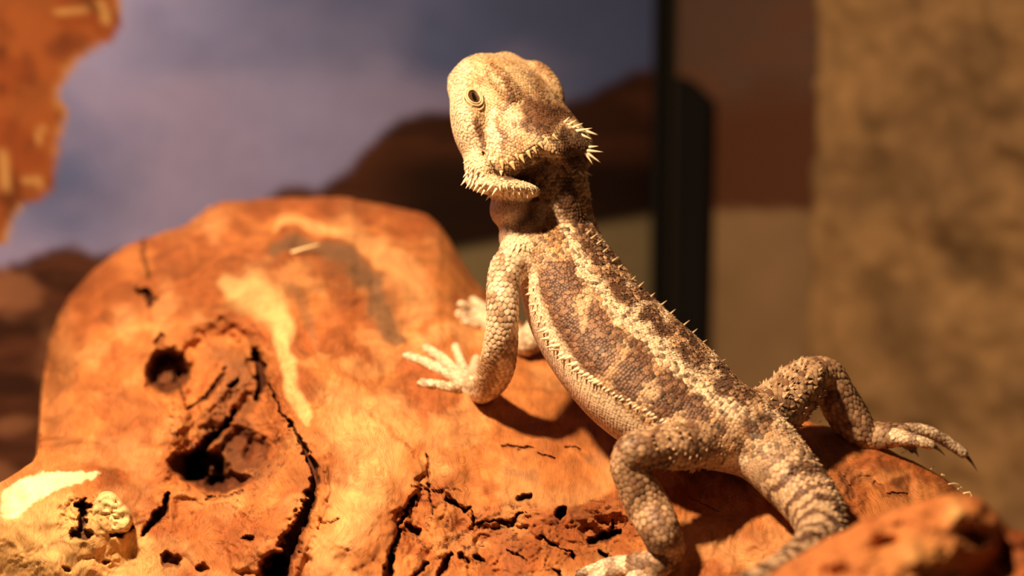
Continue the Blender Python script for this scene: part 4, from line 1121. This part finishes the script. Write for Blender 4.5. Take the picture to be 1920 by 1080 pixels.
build_scales('scales', plain, tm1, tr1, lambda i: 1.16 + .22 * (rnd[i] - .5), lambda i: np.where(cc[i] == 4, .35, np.where(cc[i] == 5, .6, np.where(cc[i] == 2, .8, np.where(cc[i] == 1, 1.0, np.where(ca[i] > 92, .6, 1.0))))), [.50, .50, .58, .66, .66, .66, .58, .50] + [.95, 1.14])
build_scales('back_tubercles', tuber, tm2, tr2, lambda i: 1.50 + 1.2 * rnd[i], one, [.40] * 8 + [1.25] * 8 + [1.05] * 8 + [.60])
build_scales('thorn_scales', spiky, tm3, tr3, lambda i: .92 + .5 * (rnd[i]), lambda i: np.where(thigh[i], 1.15, 1.0), [.7] * 8 + [1.0] * 8 + [1.25])
print('scales', len(loc), time.time() - T0)

# --- single spikes, each its own piece
def spike_mesh(p, d, ln, r, bend=None, seg=7):
    d = nrm(d); n = 6; P = []; R = []
    bend = np.zeros(3) if bend is None else np.asarray(bend, float)
    for i in range(n):
        t = i / (n - 1); P.append(p + d * ln * (t * 1.15 - .15) + bend * ln * t * t); R.append(max(.04, r * (1 - t) ** .85 * (1.0 if i else .9)))
    return tube_mesh(np.array(P), R, seg)
def spike(name, bx, by, tx, ty, r, out=.35, mat=None, lift=0.0):
    p, n = ray(bx, by); d = -p[2] / 1000
    tip = cam_pt(tx, ty, d); tip = tip + np.array([0, 0, 1.]) * np.linalg.norm(tip - p) * out * .6
    ln = min(np.linalg.norm(tip - p), 1.35 * math.hypot(tx - bx, ty - by) * d * PXM)
    V, f = spike_mesh(p, tip - p, ln, r * d * PXM)
    return mk(name, V, f, mat or M_SPIKE, dragon)
for (bx, by, tx, ty, r) in [(876, 334, 864, 348, 4.5), (883, 340, 873, 354, 4.2), (889, 342, 880, 355, 4), (896, 346, 887, 359, 4.2), (903, 350, 894, 362, 4.2), (911, 354, 902, 367, 4.5), (922, 360, 911, 376, 5), (934, 366, 929, 382, 5),
                            (878, 322, 868, 333, 3.8), (886, 327, 875, 340, 3.8), (894, 332, 884, 344, 3.8), (903, 337, 893, 349, 3.8), (912, 342, 902, 354, 4), (922, 348, 912, 360, 4), (932, 353, 922, 367, 4.2),
                            (880, 310, 870, 318, 3.2), (888, 315, 878, 325, 3.2), (897, 320, 888, 331, 3.2), (906, 326, 898, 337, 3.4), (876, 300, 868, 306, 2.8)]:
    spike('beard_spike', bx, by, tx, ty, r)
for (bx, by, tx, ty, r) in [(943, 362, 944, 373, 4), (955, 360, 956, 373, 4.6), (966, 362, 968, 375, 4.8), (977, 363, 981, 378, 4.8), (986, 360, 990, 373, 4), (996, 356, 1000, 366, 3.6), (1002, 351, 1008, 361, 3.6), (1006, 344, 1018, 352, 4),
                            (938, 350, 938, 359, 4), (942, 336, 942, 344, 5), (950, 348, 951, 356, 3.4), (962, 350, 964, 358, 3.4), (974, 350, 977, 358, 3.4), (985, 347, 989, 355, 3.2), (940, 322, 940, 330, 4.5), (948, 340, 948, 348, 3.6), (958, 341, 960, 349, 3.2), (969, 342, 971, 350, 3.4), (980, 341, 983, 349, 3.2), (992, 339, 996, 347, 3), (944, 356, 945, 365, 3.4), (961, 357, 963, 366, 3.4), (972, 357, 975, 367, 3.6), (992, 350, 997, 358, 3)]:
    spike('throat_spike', bx, by, tx, ty, r)
for (bx, by, tx, ty, r) in [(941, 304, 943, 319, 5.2), (933, 296, 934, 306, 4.4), (960, 307, 966, 320, 5.6), (977, 294, 984, 307, 5), (990, 286, 996, 298, 4.6), (1001, 279, 1007, 289, 4.2), (1012, 270, 1019, 280, 3.8), (1024, 262, 1031, 271, 3.4), (1038, 255, 1047, 263, 3.2), (950, 300, 953, 309, 3.8),
                            (968, 292, 973, 302, 3.6), (926, 284, 926, 292, 3.6)]:
    spike('jaw_spike', bx, by - 1, tx, ty, r * 1.2, mat=M_SPIKE3)
for (bx, by, tx, ty, r) in [(1084, 224, 1098, 229, 3.4), (1092, 234, 1112, 240, 4), (1098, 246, 1121, 253, 4.4), (1092, 254, 1110, 261, 3.6), (1076, 216, 1088, 220, 3), (1068, 206, 1078, 209, 2.6), (1082, 240, 1098, 248, 3.2)]:
    spike('temple_spike', bx, by, tx, ty, r, out=.1)
for (bx, by, tx, ty, r) in [(1104, 276, 1122, 274, 3.4), (1108, 288, 1131, 285, 4), (1106, 300, 1124, 297, 3.4), (1108, 308, 1133, 310, 4.2), (1104, 316, 1122, 325, 4), (1096, 322, 1110, 329, 3.6), (1086, 322, 1096, 331, 3.2)]:
    spike('jaw_spike', bx, by, tx, ty, r, out=0)
for (bx, by, tx, ty, r) in [(958, 446, 952, 452, 4), (966, 448, 961, 456, 4.4), (956, 456, 952, 466, 4.4), (966, 458, 963, 468, 4.6), (974, 458, 974, 468, 4.2), (982, 462, 984, 470, 3.8), (962, 466, 958, 476, 4.2), (972, 468, 970, 478, 3.8), (990, 466, 993, 473, 3.2), (950, 450, 944, 456, 3.2)]:
    spike('shoulder_spike', bx, by, tx, ty, r)
rs = random.Random(3)
lat = [(992, 538), (995, 552), (1000, 568), (1006, 585), (1012, 602), (1019, 618), (1028, 632), (1038, 645), (1048, 657), (1060, 668), (1073, 680), (1086, 692), (1100, 703), (1114, 713), (1128, 722), (1142, 731), (1156, 740), (1170, 748), (1185, 757), (1200, 766), (1216, 775), (1232, 784), (1248, 792), (1262, 797)]
for k, (x, y) in enumerate(lat):
    s_ = 1.0 if 4 < k < 14 else .65
    for row in range(2):
        bx, by = x + row * 9 + rs.uniform(-3, 3), y - row * 4 + rs.uniform(-3, 3) + row * 8
        ln = (15 if row == 0 else 11) * s_ * rs.uniform(.85, 1.2)
        a = math.radians(rs.uniform(155, 185))
        spike('flank_spike', bx, by, bx + ln * math.cos(a), by + ln * math.sin(a) * .6 + 2, 5.4 * s_, out=.75)
for k in range(34):                              # fine crest along the far edge of the back
    t = k / 33; mx = np.interp(t * (len(MID) - 3), range(len(MID)), [m[0] for m in MID]); my = np.interp(t * (len(MID) - 3), range(len(MID)), [m[1] for m in MID])
    bx, by = mx + 12 + rs.uniform(-6, 3), my - 13 + rs.uniform(-3, 6)
    spike('back_spike', bx, by, bx + rs.uniform(6, 12), by - rs.uniform(3, 8), 3.0, out=.2, mat=M_SPIKE2)
# claws
for t, cl in tips:
    p = t.S[-1] + t.T[-1] * t.A[-1, 0] * .5; ln = cl * .5 * PXM
    V, f = spike_mesh(p, t.T[-1], ln, t.A[-1, 0] * .62, bend=np.array([0, -.45, -.1]))
    mk('claw', V, f, M_CLAW, dragon)

# --- near eye: ball, iris ring with pupil, two lids with folds
def ring_mesh(c, ax, ay, az, path, r, seg=8, closed=True):
    V = []; n = len(path)
    P = np.array([c + ax * x + ay * y + az * z for x, y, z in path])
    for i in range(n):
        t = nrm(P[(i + 1) % n] - P[i - 1]); a = nrm(np.cross(t, az)); b = np.cross(t, a)
        rr = r[i] if np.ndim(r) else r
        for j in range(seg):
            th = 2 * math.pi * j / seg; V.append(P[i] + rr * (a * math.cos(th) + b * math.sin(th)))
    f = [(i * seg + j, i * seg + (j + 1) % seg, ((i + 1) % n) * seg + (j + 1) % seg, ((i + 1) % n) * seg + j) for i in range(n) for j in range(seg)]
    return np.array(V), f
def dome(c, ax, ay, az, rx, ry, h, nr=8, ns=24):
    V = [c + az * h]; f = []
    for i in range(1, nr + 1):
        r = i / nr
        for j in range(ns):
            th = 2 * math.pi * j / ns; V.append(c + ax * rx * r * math.cos(th) + ay * ry * r * math.sin(th) + az * h * math.sqrt(max(0, 1 - r * r)))
    f += [(0, 1 + j, 1 + (j + 1) % ns) for j in range(ns)]
    f += [(1 + (i - 1) * ns + j, 1 + i * ns + j, 1 + i * ns + (j + 1) % ns, 1 + (i - 1) * ns + (j + 1) % ns) for i in range(1, nr) for j in range(ns)]
    return np.array(V), f
ez = nrm(EYE_N * .9 + np.array([0, 0, 1.]) * .25)
ey = nrm(np.array([.12, 1, 0]) - ez * (np.array([.12, 1, 0]) @ ez)); ex = np.cross(ey, ez)
u = .5 * PXM; ec = EYE_P + ez * .2
V, f = dome(ec - ez * .9, ex, ey, ez, 18 * u, 20 * u, 1.3)
eye = mk('eye', V, f, M_EYE, dragon); eye['label'] = 'dark brown glossy eye'
V, f = dome(ec - ez * .02, ex, ey, ez, 8.5 * u, 12 * u, .47); mk('pupil', V, f, M_PUPIL, eye)
th = np.linspace(0, 2 * math.pi, 41)[:-1]
for (rx, ry, z, r, nm, oy) in ((13.5, 16.0, .20, 1.7, 'eyelid', 0), (17.0, 20, .10, 2.3, 'eyelid', -1), (20.0, 24.0, -.3, 2.4, 'eyelid_fold', -5)):
    path = [(u * rx * math.cos(a), u * (ry * math.sin(a) + oy), z - .12 * math.cos(a) ** 2) for a in th]
    V, f = ring_mesh(ec, ex, ey, ez, path, [u * r * (1.25 if math.sin(a) > .2 else .9) for a in th])
    mk(nm, V, f, M_LID, eye)
print('done', time.time() - T0)
